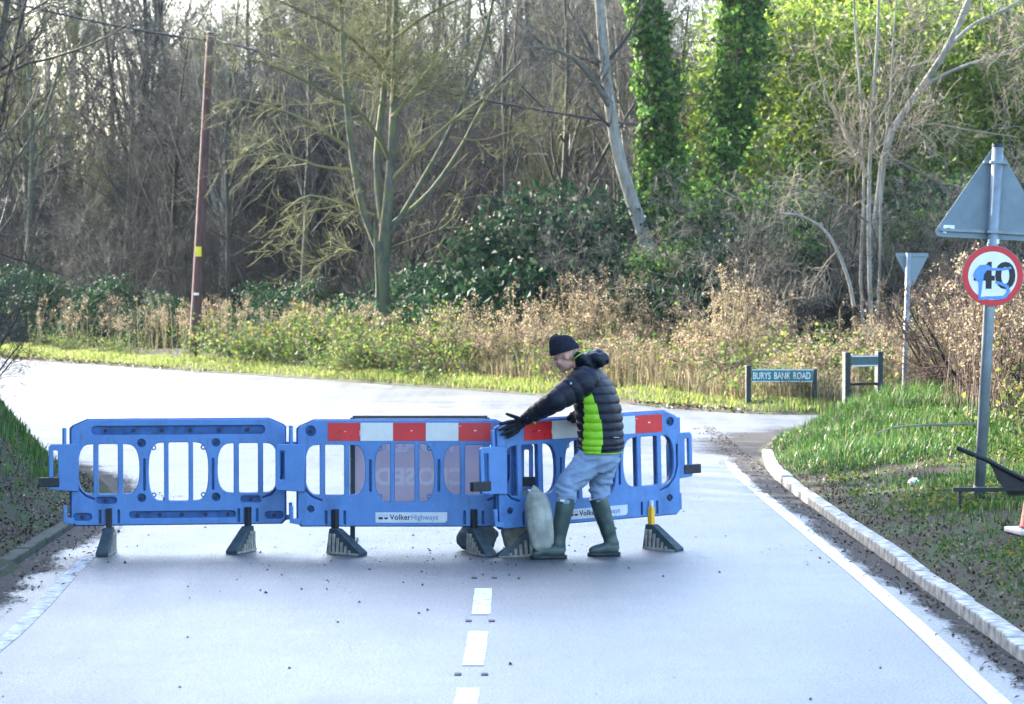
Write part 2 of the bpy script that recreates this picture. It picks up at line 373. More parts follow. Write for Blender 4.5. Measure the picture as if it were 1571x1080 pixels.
# ------------------------------------------------------------------ road outline and terrain
RIGHT_EDGE = [(2.95, -6), (2.95, 10), (2.95, 15.5), (2.92, 22), (2.85, 29.0), (2.92, 31.5), (3.15, 34.5), (3.6, 37.2), (4.6, 39.0), (6.5, 39.9), (12, 40.4), (45, 41)]
FAR_EDGE = [(45, 46.5), (12, 45.2), (7, 44.4), (3.75, 43.0), (0.78, 50.3), (-4.7, 59.0), (-13.7, 72.8), (-30.5, 98.0), (-60, 140)]
LEFT_EDGE = [(-68, 135), (-38, 93), (-22, 68), (-12.5, 49), (-8.0, 38), (-5.3, 31.8), (-4.2, 28.6), (-3.9, 25.4), (-3.85, 21.5), (-3.7, 18), (-3.6, 14), (-3.6, -6)]
POLY = np.array(RIGHT_EDGE + FAR_EDGE + LEFT_EDGE, dtype=float)
FAR_A = np.array(FAR_EDGE)
def chaikin(pts, n=2):
    p = np.array(pts, float)
    for _ in range(n):
        q = 0.75 * p[:-1] + 0.25 * p[1:]; r = 0.25 * p[:-1] + 0.75 * p[1:]
        p = np.vstack([p[:1], np.stack([q, r], 1).reshape(-1, 2), p[-1:]])
    return p
SM = [chaikin(e) for e in (RIGHT_EDGE, FAR_EDGE, LEFT_EDGE)]
POLY = np.vstack(SM)
def road_d(P):
    """signed distance to the road edge, negative on the road"""
    P = np.asarray(P, float); A = POLY; B = np.roll(POLY, -1, 0)
    best = np.full(len(P), 1e9); inside = np.zeros(len(P), bool)
    for a_, b_ in zip(A, B):
        ab = b_ - a_; L2 = max((ab ** 2).sum(), 1e-9)
        t = np.clip(((P - a_) @ ab) / L2, 0, 1); q = a_ + t[:, None] * ab
        best = np.minimum(best, np.hypot(*(P - q).T))
        cond = (a_[1] > P[:, 1]) != (b_[1] > P[:, 1])
        with np.errstate(divide='ignore', invalid='ignore'):
            xi = (b_[0] - a_[0]) * (P[:, 1] - a_[1]) / (b_[1] - a_[1]) + a_[0]
        inside ^= cond & (P[:, 0] < xi)
    return np.where(inside, -best, best)
def side(P):
    """0 right verge, 1 far side, 2 left bank"""
    P = np.asarray(P, float); x, y = P[:, 0], P[:, 1]
    fe = np.array(FAR_EDGE)[::-1]                      # x ascending
    yf = np.interp(x, fe[:, 0], fe[:, 1])
    mid = np.interp(x, [-60, -30, -13, 3.7, 12, 45], [137, 95, 62, 42, 42.8, 43.7])
    far = y > np.maximum(mid, 0)
    return np.where(far, 1, np.where(x > 0, 0, 2))
def vnoise(P, s, seed=0):
    """cheap smooth value noise, vectorised"""
    P = np.asarray(P, float) / s + seed * 17.13; i = np.floor(P).astype(np.int64); f = P - i; f = f * f * (3 - 2 * f)
    def h(ix, iy):
        n = (ix * 374761393 + iy * 668265263 + seed * 974711) & 0x7fffffff
        n = ((n ^ (n >> 13)) * 1274126177) & 0x7fffffff
        return ((n ^ (n >> 16)) & 0xffff) / 65535.0
    a0 = h(i[:, 0], i[:, 1]); b0 = h(i[:, 0] + 1, i[:, 1]); c0 = h(i[:, 0], i[:, 1] + 1); d0 = h(i[:, 0] + 1, i[:, 1] + 1)
    return (a0 * (1 - f[:, 0]) + b0 * f[:, 0]) * (1 - f[:, 1]) + (c0 * (1 - f[:, 0]) + d0 * f[:, 0]) * f[:, 1]
def sstep(a_, b_, x): t = np.clip((x - a_) / (b_ - a_), 0, 1); return t * t * (3 - 2 * t)
def ground_h(P, d=None, sd=None):
    P = np.asarray(P, float)
    if d is None: d = road_d(P)
    if sd is None: sd = side(P)
    n = (vnoise(P, 0.9, 1) - 0.5) * 0.10 + (vnoise(P, 0.33, 2) - 0.5) * 0.06
    k = sstep(0.15, 1.2, d)
    mound = 0.26 * np.exp(-(((P[:, 0] - 5.0) / 1.8) ** 2 + ((P[:, 1] - 35.5) / 4.2) ** 2))
    hr = 0.085 + 0.12 * np.clip(d - 0.15, 0, 2.0) + mound * sstep(0.2, 1.5, d) + n * k
    hl = 0.085 + 1.30 * sstep(0.1, 1.8, d) + 0.05 * np.clip(d - 2, 0, 10) + n * k * 1.3
    hf = 0.02 + 0.12 * sstep(0.0, 0.8, d) + 0.035 * np.clip(d - 0.8, 0, 14) + n * k * 1.2
    h = np.where(sd == 0, hr, np.where(sd == 1, hf, hl))
    kerbed = ((sd == 0) & (P[:, 1] < 33.5)) | ((sd == 2) & (P[:, 1] < 27))
    lip = np.where(kerbed, np.where(d < 0.02, -0.06, 0.07), h)
    h = np.where(d < 0.16, np.where(kerbed, lip, h), h)
    edge = 0.05 * (vnoise(P, 0.5, 5) - 0.5)
    return np.where(d < 0, np.maximum(-0.07, -0.02 + d * 0.5 + np.where(kerbed, -0.03, edge)), h)
def axis(fine0, fine1, step, lo, hi, grow=1.25):
    mid = list(np.arange(fine0, fine1 + 1e-6, step)); a_ = []; s = step; x = fine0
    while x > lo: s *= grow; x -= s; a_.append(x)
    b_ = []; s = step; x = fine1
    while x < hi: s *= grow; x += s; b_.append(x)
    return np.array(a_[::-1] + mid + b_)
xs = axis(-8.0, 10.0, 0.16, -270, 270, 1.14)
ys = np.concatenate([axis(14.0, 46.0, 0.2, -40, 46, 1.3)[:-1], axis(46.0, 85.0, 0.5, 46, 320, 1.16)])
ys = np.unique(np.round(ys, 4)); ys = ys[np.concatenate([[True], np.diff(ys) > 0.05])]
gx, gy = np.meshgrid(xs, ys); GP = np.stack([gx.ravel(), gy.ravel()], 1)
gz = ground_h(GP)
far_fall = np.clip(gz, -0.1, 1.2)
gz = np.where(np.hypot(GP[:, 0], GP[:, 1] - 40) > 150, np.clip(gz, 0, 0.9), far_fall)
nx, ny = len(xs), len(ys)
idx = np.arange(nx * ny).reshape(ny, nx)
fc = np.stack([idx[:-1, :-1], idx[:-1, 1:], idx[1:, 1:], idx[1:, :-1]], -1).reshape(-1, 4)
ground = link('ground', np_mesh('ground', np.column_stack([GP, gz]), fc, M['soil'], True))
tag(ground, 'dark soil and turf of the verges and woodland floor', kind='structure')
def gz_at(x, y): return float(ground_h(np.array([[x, y]]))[0])

road_me = bpy.data.meshes.new('road')
bm = bmesh.new(); vs_ = [bm.verts.new((x, y, 0.0)) for x, y in POLY]; bm.faces.new(vs_)
bmesh.ops.triangulate(bm, faces=bm.faces[:]); bmesh.ops.recalc_face_normals(bm, faces=bm.faces[:])
if sum(f.normal.z for f in bm.faces) < 0: bmesh.ops.reverse_faces(bm, faces=bm.faces[:])
bm.to_mesh(road_me); bm.free()
road = link('road', road_me, M['asphalt']); tag(road, 'wet tarmac road bending left at a junction, shining in low sun', kind='structure')

def ribbon(name, pts, width, z, mat, parent):
    p = np.array(pts, float); t = np.gradient(p, axis=0); t /= np.linalg.norm(t, axis=1)[:, None]
    nrm = np.stack([-t[:, 1], t[:, 0]], 1); wv = np.broadcast_to(width, (len(p),))[:, None] / 2
    jit = (rng.random((len(p), 1)) - 0.5) * 0.005
    A_, B_ = p + nrm * (wv + jit), p - nrm * (wv - jit)
    vv = np.vstack([np.column_stack([A_, np.full(len(p), z)]), np.column_stack([B_, np.full(len(p), z)])]); k = len(p)
    ff = np.array([(i, i + k, i + k + 1, i + 1) for i in range(k - 1)])
    return link(name, np_mesh(name, vv, ff, mat), None, parent)
def dens(pts, step=0.25):
    p = chaikin(pts, 2); L = np.concatenate([[0], np.cumsum(np.hypot(*np.diff(p, axis=0).T))]); s = np.arange(0, L[-1], step)
    return np.column_stack([np.interp(s, L, p[:, 0]), np.interp(s, L, p[:, 1])])
def gp(px, py): q = at_z(px, py, 0.0); return (q.x, q.y)
ribbon('edge_line', dens([(2.6, 4)] + [gp(*q) for q in ((1530, 1080), (1440, 990), (1345, 905), (1240, 818), (1170, 760), (1135, 730), (1118, 708))]), 0.125, 0.004, M['road_paint'], road)
ribbon('edge_line', dens([(-3.12, 4), (-3.12, 14)] + [gp(*q) for q in ((0, 992), (60, 935), (105, 885), (140, 850))]), 0.11, 0.004, M['road_paint_worn'], road)
cl = dens([(-0.36, 6)] + [gp(*q) for q in ((715, 1075), (727, 1015), (735, 965), (740, 925), (742, 900), (744, 870), (746, 850), (748, 800), (750, 740))], 0.05)
def dash(y0, y1):
    a_, b_ = sorted((at_z(740, y0).y, at_z(740, y1).y)); q = cl[(cl[:, 1] >= a_) & (cl[:, 1] <= b_)]
    if len(q) > 2: ribbon('centre_dash', q[::3], 0.125, 0.004, M['road_paint'], road)
for y0, y1 in ((1130, 1056), (1022, 967), (944, 900)): dash(y0, y1)
stud = MB(); stud.box(-0.045, 0.045, -0.05, 0.05, -0.004, 0.006)
stud_me = stud.mesh('road_stud', M['black_rubber'], bevel=0.003)
for py in (1035, 953, 887):
    q = at_z(740, py); cx = float(np.interp(q.y, cl[:, 1], cl[:, 0]))
    for s_ in (-0.075, 0.075):
        o = link('road_stud', stud_me, None, road); o.location = (cx + s_, q.y, 0.0); o.scale = (0.45, 0.8, 1)
# faint far lane marks where the road sweeps left
for (a_, b_) in (((150, 603), (190, 607)), ((290, 612), (332, 616)), ((420, 572), (470, 577)), ((560, 590), (600, 594))):
    ribbon('lane_mark', dens([gp(*a_), gp((a_[0] + b_[0]) / 2, (a_[1] + b_[1]) / 2), gp(*b_)], 0.2), 0.09, 0.004, M['road_paint'], road)

# kerb stones
def kerb(pts, step, mat, name, label, top=0.095):
    root = empty(name, (0, 0, 0)); tag(root, label, kind='structure')
    p = dens(pts, step)
    for i in range(len(p) - 1):
        a_, b_ = p[i], p[i + 1]; t = (b_ - a_); L = np.hypot(*t); ang = math.atan2(t[1], t[0])
        mb = MB(); h = top + rng.uniform(-0.012, 0.012)
        mb.box(-L / 2 + 0.003, L / 2 - 0.003, -0.065, 0.065, -0.06, h)
        me = mb.mesh('kerb_stone', mat, bevel=0.012)
        o = link('kerb_stone', me, None, root); m = (a_ + b_) / 2
        o.location = (m[0], m[1], 0); o.rotation_euler = (rng.uniform(-.02, .02), rng.uniform(-.008, .008), ang + rng.uniform(-.012, .012))
    return root
re = [(x + 0.075, y) for x, y in RIGHT_EDGE if 8 < y < 35]
kerb([(3.02, 8)] + re[1:], 0.915, M['kerb_concrete'], 'kerb', 'pale concrete kerb along the right-hand verge')
le = [(x - 0.075, y) for x, y in LEFT_EDGE[::-1] if 8 < y < 27.5]
kerb([(-3.68, 8)] + le + [(-4.3, 27.2)], 0.915, M['kerb_mossy'], 'kerb', 'dark mossy kerb below the grass bank', 0.062)

# ------------------------------------------------------------------ barriers
def arch_slots(cx, top, bot, xs_, r):
    """three slots that together make one rounded arch opening"""
    out = []
    lo, hi = xs_[0][0], xs_[-1][1]; c = (lo + hi) / 2; a_ = (hi - lo) / 2
    for i, (x0, x1) in enumerate(xs_):
        if i == 1: out.append(rrect(x0, x1, bot, top, 0.014)); continue
        pts = []
        xi, xo = (x1, x0) if i == 0 else (x0, x1)
        w_ = abs(xo - xi); zc = (top + bot) / 2; hh_ = (top - bot) / 2
        pts += [(xi, top - 0.004), (xi, bot + 0.004)]
        for k in range(0, 13):
            t = R(-90 + 15 * k); s_ = 1 if xo > xi else -1
            # superellipse outer side
            e = 0.62
            pts.append((xi + s_ * w_ * (abs(math.cos(t)) ** e), zc + hh_ * math.copysign(abs(math.sin(t)) ** 0.8, math.sin(t))))
        out.append(pts)
    return out
SLOTS = arch_slots(-.56, .88, .475, [(-.806, -.686), (-.644, -.489), (-.446, -.316)], .1) \
      + arch_slots(0, .89, .415, [(-.24, -.118), (-.08, .08), (.118, .24)], .1) \
      + arch_slots(.56, .88, .475, [(.316, .446), (.489, .644), (.686, .806)], .1)
BODY = [(-.876, .25), (-.84, .215), (.84, .215), (.876, .25), (.876, 1.01), (.85, 1.035), (.735, 1.085), (-.735, 1.085), (-.85, 1.035), (-.876, 1.01)]
def groove(x0, x1, z0, z1): return rrect(x0, x1, z0, z1, min(abs(x1 - x0), abs(z1 - z0)) * 0.48, 4)
def curve_groove(s_):
    pts = [(-.862, .80), (-.862, .62), (-.835, .53), (-.77, .46), (-.69, .43)]
    w_ = .008; L_ = []; R_ = []
    for i, (x, z) in enumerate(pts):
        a_ = pts[max(i - 1, 0)]; b_ = pts[min(i + 1, 4)]; dx, dz = b_[0] - a_[0], b_[1] - a_[1]; n_ = math.hypot(dx, dz)
        L_.append((s_ * (x - dz / n_ * w_), z + dx / n_ * w_)); R_.append((s_ * (x + dz / n_ * w_), z - dx / n_ * w_))
    return [(x + s_ * 0.022, z) for x, z in L_ + R_[::-1]]
FOOT_X = .56
def make_barrier(name, label, loc, rz, tilt, front, feet, clips, stem_yellow=None, lift=0.0):
    t = empty(name, loc, rz, label, 'barrier', 'blue plastic barriers across the road')
    t.rotation_euler = (0, tilt, rz)
    plate('panel', [BODY] + SLOTS, -0.016, 0.032, 0.008, M['blue_grime_shade'], t)
    extra = [groove(-.286, -.268, .50, .76), groove(.268, .286, .50, .76), curve_groove(1), curve_groove(-1)]
    for s_ in (-1, 1):
        for dx in (-.075, .075): extra.append(groove(s_ * FOOT_X + dx - .009, s_ * FOOT_X + dx + .009, .235, .345))
    if front == 'plain':
        extra += [groove(-.70, .70, .955, 1.025), groove(-.40, .46, .275, .33), groove(-.67, -.50, .395, .45), groove(.50, .67, .395, .45), groove(-.85, -.70, .26, .32), groove(.70, .85, .26, .32)]
        extra += [circ(-.30, .885, .034), circ(.30, .885, .034), circ(-.30, .44, .034), circ(.30, .44, .034)]
    else:
        extra += [circ(-.76, .99, .042), circ(.78, .99, .036), circ(-.76, .36, .028), circ(.76, .36, .028)]
    bodyin = [(x * 0.985, .65 + (z - .65) * 0.985) for x, z in BODY]
    plate('front_skin', [bodyin] + [[(x, z) for x, z in s_] for s_ in SLOTS] + extra, -0.038, -0.0155, 0.006, M['blue'], t)
    # raised rims round the three arch openings
    if front == 'plain':
        bolts = [(x, .99) for x in (-.585, -.36, -.13, .10, .33, .56)] + [(x, .302) for x in (-.33, -.15, .03, .22, .40)] + [(-.585, .422), (.585, .422), (-.775, .29), (.775, .29)]
        bolts += [(-.30, .885), (.30, .885), (-.30, .44), (.30, .44)]
    else:
        bolts = [(-.76, .99), (.78, .99), (-.76, .36), (.76, .36)]
    bolt_me = MB().tube([(0, -.034, 0), (0, -.020, 0)], .016, 12).mesh('bolt', M['navy_ink'], bevel=.003)
    for x, z in bolts:
        link('bolt', bolt_me, None, t).location = (x, 0, z)
    ring = MB(); pts = []
    for k in range(17): pts.append((0.016 * math.cos(k * math.pi / 8), 0, 0.016 * math.sin(k * math.pi / 8)))
    ring.tube(pts, .006, 6, False); ring_me = ring.mesh('eyelet', M['blue'], True)
    for x, z in ((-.20, .848), (.20, .848), (-.20, .462), (.20, .462)):
        link('eyelet', ring_me, None, t).location = (x, -.01, z)
    # hinge brackets: left one in front, right one behind the panel
    for s_, y0, y1 in ((-1, -.075, -.038), (1, .034, .071)):
        br = [(.80, .50), (1.03, .515), (1.04, .53), (1.04, .865), (1.02, .885), (.80, .885)]
        sl_ = rrect(.967, 1.005, .60, .835, .01)
        b = plate('hinge_bracket', [[(s_ * x, z) for x, z in br], [(s_ * x, z) for x, z in sl_]], y0, y1, .006, M['blue'], t)
        pin = MB().tube([(s_ * .915, (y0 + y1) / 2, .88), (s_ * .915, (y0 + y1) / 2, 1.015)], .0175, 10).build('pin', M['blue'], b, bevel=.003)
        hk = plate('lower_hook', [[(s_ * x, z) for x, z in [(.84, .235), (.925, .25), (.925, .385), (.897, .385), (.897, .285), (.84, .285)]]], y0, y1, .004, M['blue'], t)
    for s_ in clips:
        y0, y1 = ((-.088, -.028) if s_ < 0 else (.024, .084))
        MB().box(min(s_ * .955, s_ * 1.12), max(s_ * .955, s_ * 1.12), y0, y1, .54, .615).build('clip', M['black_rubber'], t, bevel=.006)
    if front != 'plain':
        for k in range(5):
            x0 = -.62 + k * .264
            o = plate('reflective_red' if k % 2 == 0 else 'reflective_white', [[(x0 + .001, .912), (x0 + .263, .912), (x0 + .263, 1.058), (x0 + .001, 1.058)]], -.041, -.0345, .001, M['strip_red' if k % 2 == 0 else 'strip_white'], t)
        for x0, z0, ww, hh_ in ((-.362, .955, .005, .04), (-.49, .985, .02, .006), (.43, .98, .006, .04), (.44, 1.03, .02, .005), (.05, .99, .014, .008), (.56, .99, .022, .01)):
            MB().box(x0, x0 + ww, -.0425, -.0405, z0, z0 + hh_).build('scuff', M['strip_white'], t)
        pl_ = plate('name_plate', [[(-.235, .25), (.325, .25), (.344, .268), (.344, .334), (-.235, .334)]], -.040, -.0345, .0012, M['plate_white'], t)
        text('lettering', 'Volker', .042, -.118, .275, -.0415, M['navy_ink'], pl_, .0011, 'LEFT', sx=.96, spacing=1.06)
        text('lettering', 'Highways', .042, .052, .275, -.0415, M['pale_blue_ink'], pl_, .0004, 'LEFT', sx=.93, spacing=1.02)
        for lp, mt in (([(-.212, .312), (-.19, .319), (-.165, .314), (-.14, .318), (-.135, .310), (-.165, .305), (-.19, .309), (-.212, .303)], 'grey_ink'),
                       (rrect(-.212, -.174, .277, .296, .009), 'navy_ink'), ([(-.168, .297), (-.152, .291), (-.136, .297), (-.134, .284), (-.142, .277), (-.158, .277)], 'navy_ink')):
            plate('emblem', [lp], -.0425, -.0402, .0002, M[mt], pl_)
    # feet: stem through the bottom of the panel and a ribbed triangular rubber wedge
    for i, s_ in enumerate((-1, 1)):
        ang = feet[i]; z1 = .36; ext = lift if s_ > 0 else lift * 0.31
        st_mat = M['black_rubber']
        f = empty('foot', (s_ * FOOT_X, -.048, -ext), 0); f.parent = t; f.rotation_euler = (0, -tilt, ang)
        W = .045
        if stem_yellow == s_:
            MB().box(-.024, .024, -.022, .022, .185, .345).build('stem', M['yellow_plastic'], f, bevel=.008)
            MB().box(-.016, .016, -.014, .014, .345, .40).build('stem_tip', M['strip_white'], f, bevel=.006)
        else:
            MB().box(-.026, .026, -.022, .022, .19, z1).build('stem', st_mat, f, bevel=.006)
        wd = MB()
        prof = [(-.055, 0.002), (.30, 0.002), (.30, .03), (.045, .205), (-.035, .205)]
        ring_a = [Vector((x, -W * (1.15 if z < .05 else .8), z)) for x, z in prof]; ring_b = [Vector((x, W * (1.15 if z < .05 else .8), z)) for x, z in prof]
        wd.rings([ring_a, ring_b]); wd.build('wedge', M['foot_rubber'], f, bevel=.006)
        for k in range(6):                             # ribs standing proud of both flanks
            x = -.015 + k * .042; ztop = .155 - max(0, k - 1) * .031
            for sy in (-1, 1):
                if ztop > .03:
                    y_ = sy * W * 1.06
                    MB().box(x - .011, x + .011, y_ - .008, y_ + .008, .022, ztop + .01).build('rib', M['foot_worn'], f)
        for sy in (-1, 1):
            mm = MB(); y_ = sy * W * 1.1
            mm.box(-.05, .29, y_ - .006, y_ + .006, .004, .022); mm.build('base_rail', M['foot_worn'], f)
    return t
make_barrier('road_barrier', 'blue plastic barrier without any red and white strip, beside the grass bank', (-2.715, 22.15, .0), R(7), 0, 'plain', (R(-100), R(-118)), (-1,))
make_barrier('road_barrier', 'blue barrier with red and white strip, in front of the road closed sign', (-.868, 22.0, .0), 0, 0, 'strip', (R(-38), R(-62)), (1,))
make_barrier('road_barrier', 'blue plastic barrier standing askew, gripped by the man, yellow stem on one foot', (.635, 22.10, .03), R(30), R(-1.6), 'strip', (R(-200), R(-72)), (-1, 1), 1, .045)

# ------------------------------------------------------------------ ROAD CLOSED sign seen from behind
SY = 22.55
sx0, sx1 = at_y(541, 700, SY).x, at_y(748, 700, SY).x
rc = empty('road_closed_sign', ((sx0 + sx1) / 2, SY, 0), 0, 'pinkish back of road closed sign on dark legs behind the middle barrier', 'road sign')
hw = (sx1 - sx0) / 2
plate('panel', [rrect(-hw, hw, .37, 1.085, .03)], -.004, .004, .001, M['sign_sheet'], rc)
text('lettering', 'ROAD', .135, 0, .79, -.0052, M['sign_ghost'], rc, .007, mirror=True, sx=1.05)
text('lettering', 'CLOSED', .135, 0, .515, -.0052, M['sign_ghost'], rc, .007, mirror=True, sx=1.05)
for s_ in (-1, 1):
    MB().box(s_ * hw - .02, s_ * hw + .02, -.03, .01, 0.0, 1.07).build('leg', M['foot_rubber'], rc, bevel=.004)
    MB().box(s_ * hw - .02, s_ * hw + .02, -.02, .5, 0.0, .03, Matrix.Identity(4)).build('foot_bar', M['foot_rubber'], rc, bevel=.004)
MB().box(-hw, hw, -.018, .010, 1.066, 1.086).build('top_rail', M['foot_rubber'], rc, bevel=.004)

# ------------------------------------------------------------------ sandbags
def sandbag(name, label, loc, dims, rot, mat, seed, neck=True):
    bm = bmesh.new(); bmesh.ops.create_icosphere(bm, subdivisions=4, radius=1.0)
    for vv in bm.verts:
        p = vv.co.copy()
        q = Vector((math.copysign(abs(p.x) ** .75, p.x), math.copysign(abs(p.y) ** .75, p.y), math.copysign(abs(p.z) ** .8, p.z)))
        nn_ = mnoise.fractal(p * 1.6 + Vector((seed, 0, 0)), 1.0, 2.0, 4) * .10
        fold = .03 * math.sin(9 * p.x + 4 * p.y + 3 * nn_ * 10) * (1 - abs(p.z))
        q *= 1 + nn_ + fold
        if neck: q.x *= 1 - .55 * sstep(.55, 1.05, np.array(p.z)); q.y *= 1 - .35 * sstep(.55, 1.05, np.array(p.z))
        vv.co = Vector((q.x * dims[0], q.y * dims[1], q.z * dims[2]))
    me = bpy.data.meshes.new('bag'); bm.to_mesh(me); bm.free(); smooth(me); me.materials.append(mat)
    root = empty(name, loc, 0, label, 'sandbag', 'sandbags weighing down the barriers')
    o = link('bag', me, None, root); o.rotation_euler = rot
    # a gathered, tied neck
    tie = MB(); pts = [Vector((dims[0] * .42 * math.cos(k * math.pi / 6), dims[1] * .62 * math.sin(k * math.pi / 6), dims[2] * .86)) for k in range(13)]
    tie.tube(pts, .005, 6, False); tt = tie.build('seam', M['foot_worn'], root, True); tt.rotation_euler = rot
    return root
p = at_y(827, 797, 21.55)
sandbag('sandbag', 'pale grey sandbag leaning upright against the skewed barrier beside the boot', p, (.105, .085, .265), (R(-8), R(-7), 0), M['sandbag_cloth'], 1.3)
p = at_y(733, 828, 22.22)
sandbag('sandbag', 'dark dirty sandbag slumped on the foot of the middle barrier', (p.x, p.y, .112), (.115, .13, .165), (0, R(84), R(4)), M['sandbag_dirty'], 4.1)
p = at_y(793, 775, 22.12)
sandbag('sandbag', 'sandbag mostly hidden behind the skewed barrier, seen through its first opening', (p.x, 22.12, .28), (.12, .09, .28), (R(6), R(6), 0), M['sandbag_cloth'], 7.7)

# ------------------------------------------------------------------ traffic signs on the right
def tri(cx, zc, wd, ht, r, up=True, n=6):
    V = [Vector((-wd / 2, 0)), Vector((wd / 2, 0)), Vector((0, ht))]
    out = []
    for i in range(3):
        p0, p1, p2 = V[i - 1], V[i], V[(i + 1) % 3]
        a_ = (p0 - p1).normalized(); b_ = (p2 - p1).normalized(); half = a_.angle(b_) / 2
        cpt = p1 + (a_ + b_).normalized() * (r / math.sin(half)); s0 = p1 + a_ * (r / math.tan(half)); s1 = p1 + b_ * (r / math.tan(half))
        a0 = math.atan2(s0.y - cpt.y, s0.x - cpt.x); a1 = math.atan2(s1.y - cpt.y, s1.x - cpt.x)
        while a1 - a0 > math.pi: a1 -= 2 * math.pi
        while a1 - a0 < -math.pi: a1 += 2 * math.pi
        for k in range(n + 1):
            t = a0 + (a1 - a0) * k / n; out.append((cpt.x + r * math.cos(t), cpt.y + r * math.sin(t)))
    return [(cx + x, zc + (z if up else -z)) for x, z in out]
PY = 24.6
pb = at_y(1502, 765, PY); ptop = at_y(1531, 224, PY); scl = F_PX / PY
g0 = gz_at(pb.x, PY)
sp_ = empty('speed_limit_sign', (pb.x, PY, g0), 0, 'grey post with round 40 sign smeared in blue paint below a triangular sign back', 'road sign')
L = ptop.z - g0; lean = ptop.x - pb.x
def on(z): return lean * (z - 0) / L                      # post x offset at local height z
MB().tube([(on(-.15), 0, -.15), (on(L * .5), 0, L * .5), (on(L), 0, L)], .050, 20).build('post', M['galvanised'], sp_, True)
MB().tube([(on(L) - .001, 0, L - .01), (on(L), 0, L + .02)], .053, 20).build('post_cap', M['name_post'], sp_)
MB().tube([(on(.02), 0, -.02), (on(.05), 0, .10)], [.075, .054], 16).build('post_collar', M['foot_rubber'], sp_, True)
rot = Matrix.Rotation(math.atan2(lean, L), 4, 'Y')
tb = at_y(1531, 367, PY).z - g0; tt_ = at_y(1531, 222, PY).z - g0
o = plate('triangle_panel', [tri(0, 0, 1.09, tt_ - tb + .03, .045)], .075, .082, .0015, M['sign_back'], sp_); o.location = (on(tb) , 0, tb); o.rotation_euler = rot.to_euler()
for z_, hw_ in ((tb + .065, .47), (tt_ - .16, .11)):
    b = MB().box(-hw_, hw_, .052, .074, -.013, .013); b.box(-.065, .065, -.058, -.050, -.012, .012); b.box(-.065, -.056, -.055, .06, -.012, .012); b.box(.056, .065, -.055, .06, -.012, .012)
    o = b.build('bracket', M['galvanised'], sp_, bevel=.002); o.location = (on(z_), 0, z_); o.rotation_euler = rot.to_euler()
st = plate('sticker', [[(-.44, .11), (-.34, .11), (-.34, .055), (-.375, .055), (-.375, .085), (-.41, .085), (-.41, .035), (-.44, .035)]], .070, .0745, .0004, M['sign_white'], sp_); st.location = (on(tb), 0, tb); st.rotation_euler = rot.to_euler()
cz = at_y(1521, 423, PY).z - g0; rr = 46.5 / scl
disc = empty('round_panel', (on(cz) + at_y(1521, 423, PY).x - (pb.x + on(cz)), -.062, cz)); disc.parent = sp_; disc.rotation_euler = (0, 0, R(-6))
plate('backing', [circ(0, 0, rr, 48)], -.004, .004, .001, M['sign_back'], disc)
plate('red_ring', [circ(0, 0, rr * .985, 48), circ(0, 0, rr * .80, 48)], -.0075, -.0045, .0003, M['sign_red'], disc)
plate('white_face', [circ(0, 0, rr * .797, 48)], -.0070, -.0042, .0003, M['sign_white'], disc)
text('numeral', '40', rr * .84, .02, -rr * .40, -.0085, M['sign_black'], disc, .008, sx=1.12)
for lp in ([(-.175, .0), (-.155, .05), (-.115, .095), (-.05, .10), (.0, .068), (.10, .070), (.16, .082), (.165, .060), (.10, .048), (.01, .044), (-.05, .05), (-.075, .01), (-.085, -.05), (-.095, -.12), (-.105, -.19), (-.128, -.19), (-.122, -.12), (-.125, -.06), (-.15, -.03)],
           [(-.125, -.215), (-.03, -.208), (.05, -.215), (.12, -.195), (.155, -.14), (.14, -.085), (.085, -.060), (.03, -.045), (.018, -.065), (.07, -.082), (.115, -.105), (.122, -.145), (.09, -.178), (.0, -.182), (-.06, -.182), (-.122, -.192)]):
    plate('paint_smear', [[(x * rr / .27, z * rr / .27) for x, z in lp]], -.0105, -.0088, .0002, M['blue_spray'], disc)
o = MB().box(-.05, .05, -.010, .012, -.02, .02).build('label_strip', M['sign_white'], disc); o.location = (.01, .035, rr + .035)

# give-way sign, seen from behind
GY = 40.5
gb = at_y(1386, 575, GY); gt = at_y(1394, 388, GY); g1 = gz_at(gb.x, GY)
gw = empty('give_way_sign', (gb.x, GY, g1), 0, 'small inverted triangle sign back on thin grey post by the hedge', 'road sign')
Lg = gt.z - g1; lg = gt.x - gb.x
MB().tube([(0, 0, -.1), (lg, 0, Lg)], .038, 14).build('post', M['galvanised'], gw, True)
o = plate('triangle_panel', [tri(0, 0, .52, .52, .03, False)], .05, .056, .001, M['sign_back'], gw); o.location = (lg + .06, 0, Lg)
o = plate('bracket', [[(-.2, -.05), (.2, -.05), (.2, -.03), (-.2, -.03)]], .036, .052, .002, M['galvanised'], gw); o.location = (lg + .06, 0, Lg)

# street name board
NY = 44.9
l_, r_ = at_y(1148, 585, NY), at_y(1251, 590, NY)
ns = empty('street_name_sign', ((l_.x + r_.x) / 2, NY, gz_at(l_.x, NY)), R(2), 'teal street name board reading burys bank road on two dark posts', 'street sign')
z0 = ns.location.z; W2 = (r_.x - l_.x) / 2
zt, zb = at_y(1200, 566, NY).z - z0, at_y(1200, 586, NY).z - z0
for s_ in (-1, 1):
    MB().box(s_ * W2 - .042, s_ * W2 + .042, -.04, .06, -.2, zt + .03 * (1 - s_)).build('post', M['name_post'], ns, bevel=.008)
o = plate('board', [[(-W2 + .05, zb), (W2 - .05, zb), (W2 - .05, zt), (-W2 + .05, zt)]], -.066, -.044, .002, M['name_teal'], ns)
for z_ in (zt - .018, zb + .006):
    MB().box(-W2 + .055, W2 - .055, -.070, -.064, z_, z_ + .012).build('white_line', M['sign_white'], o)
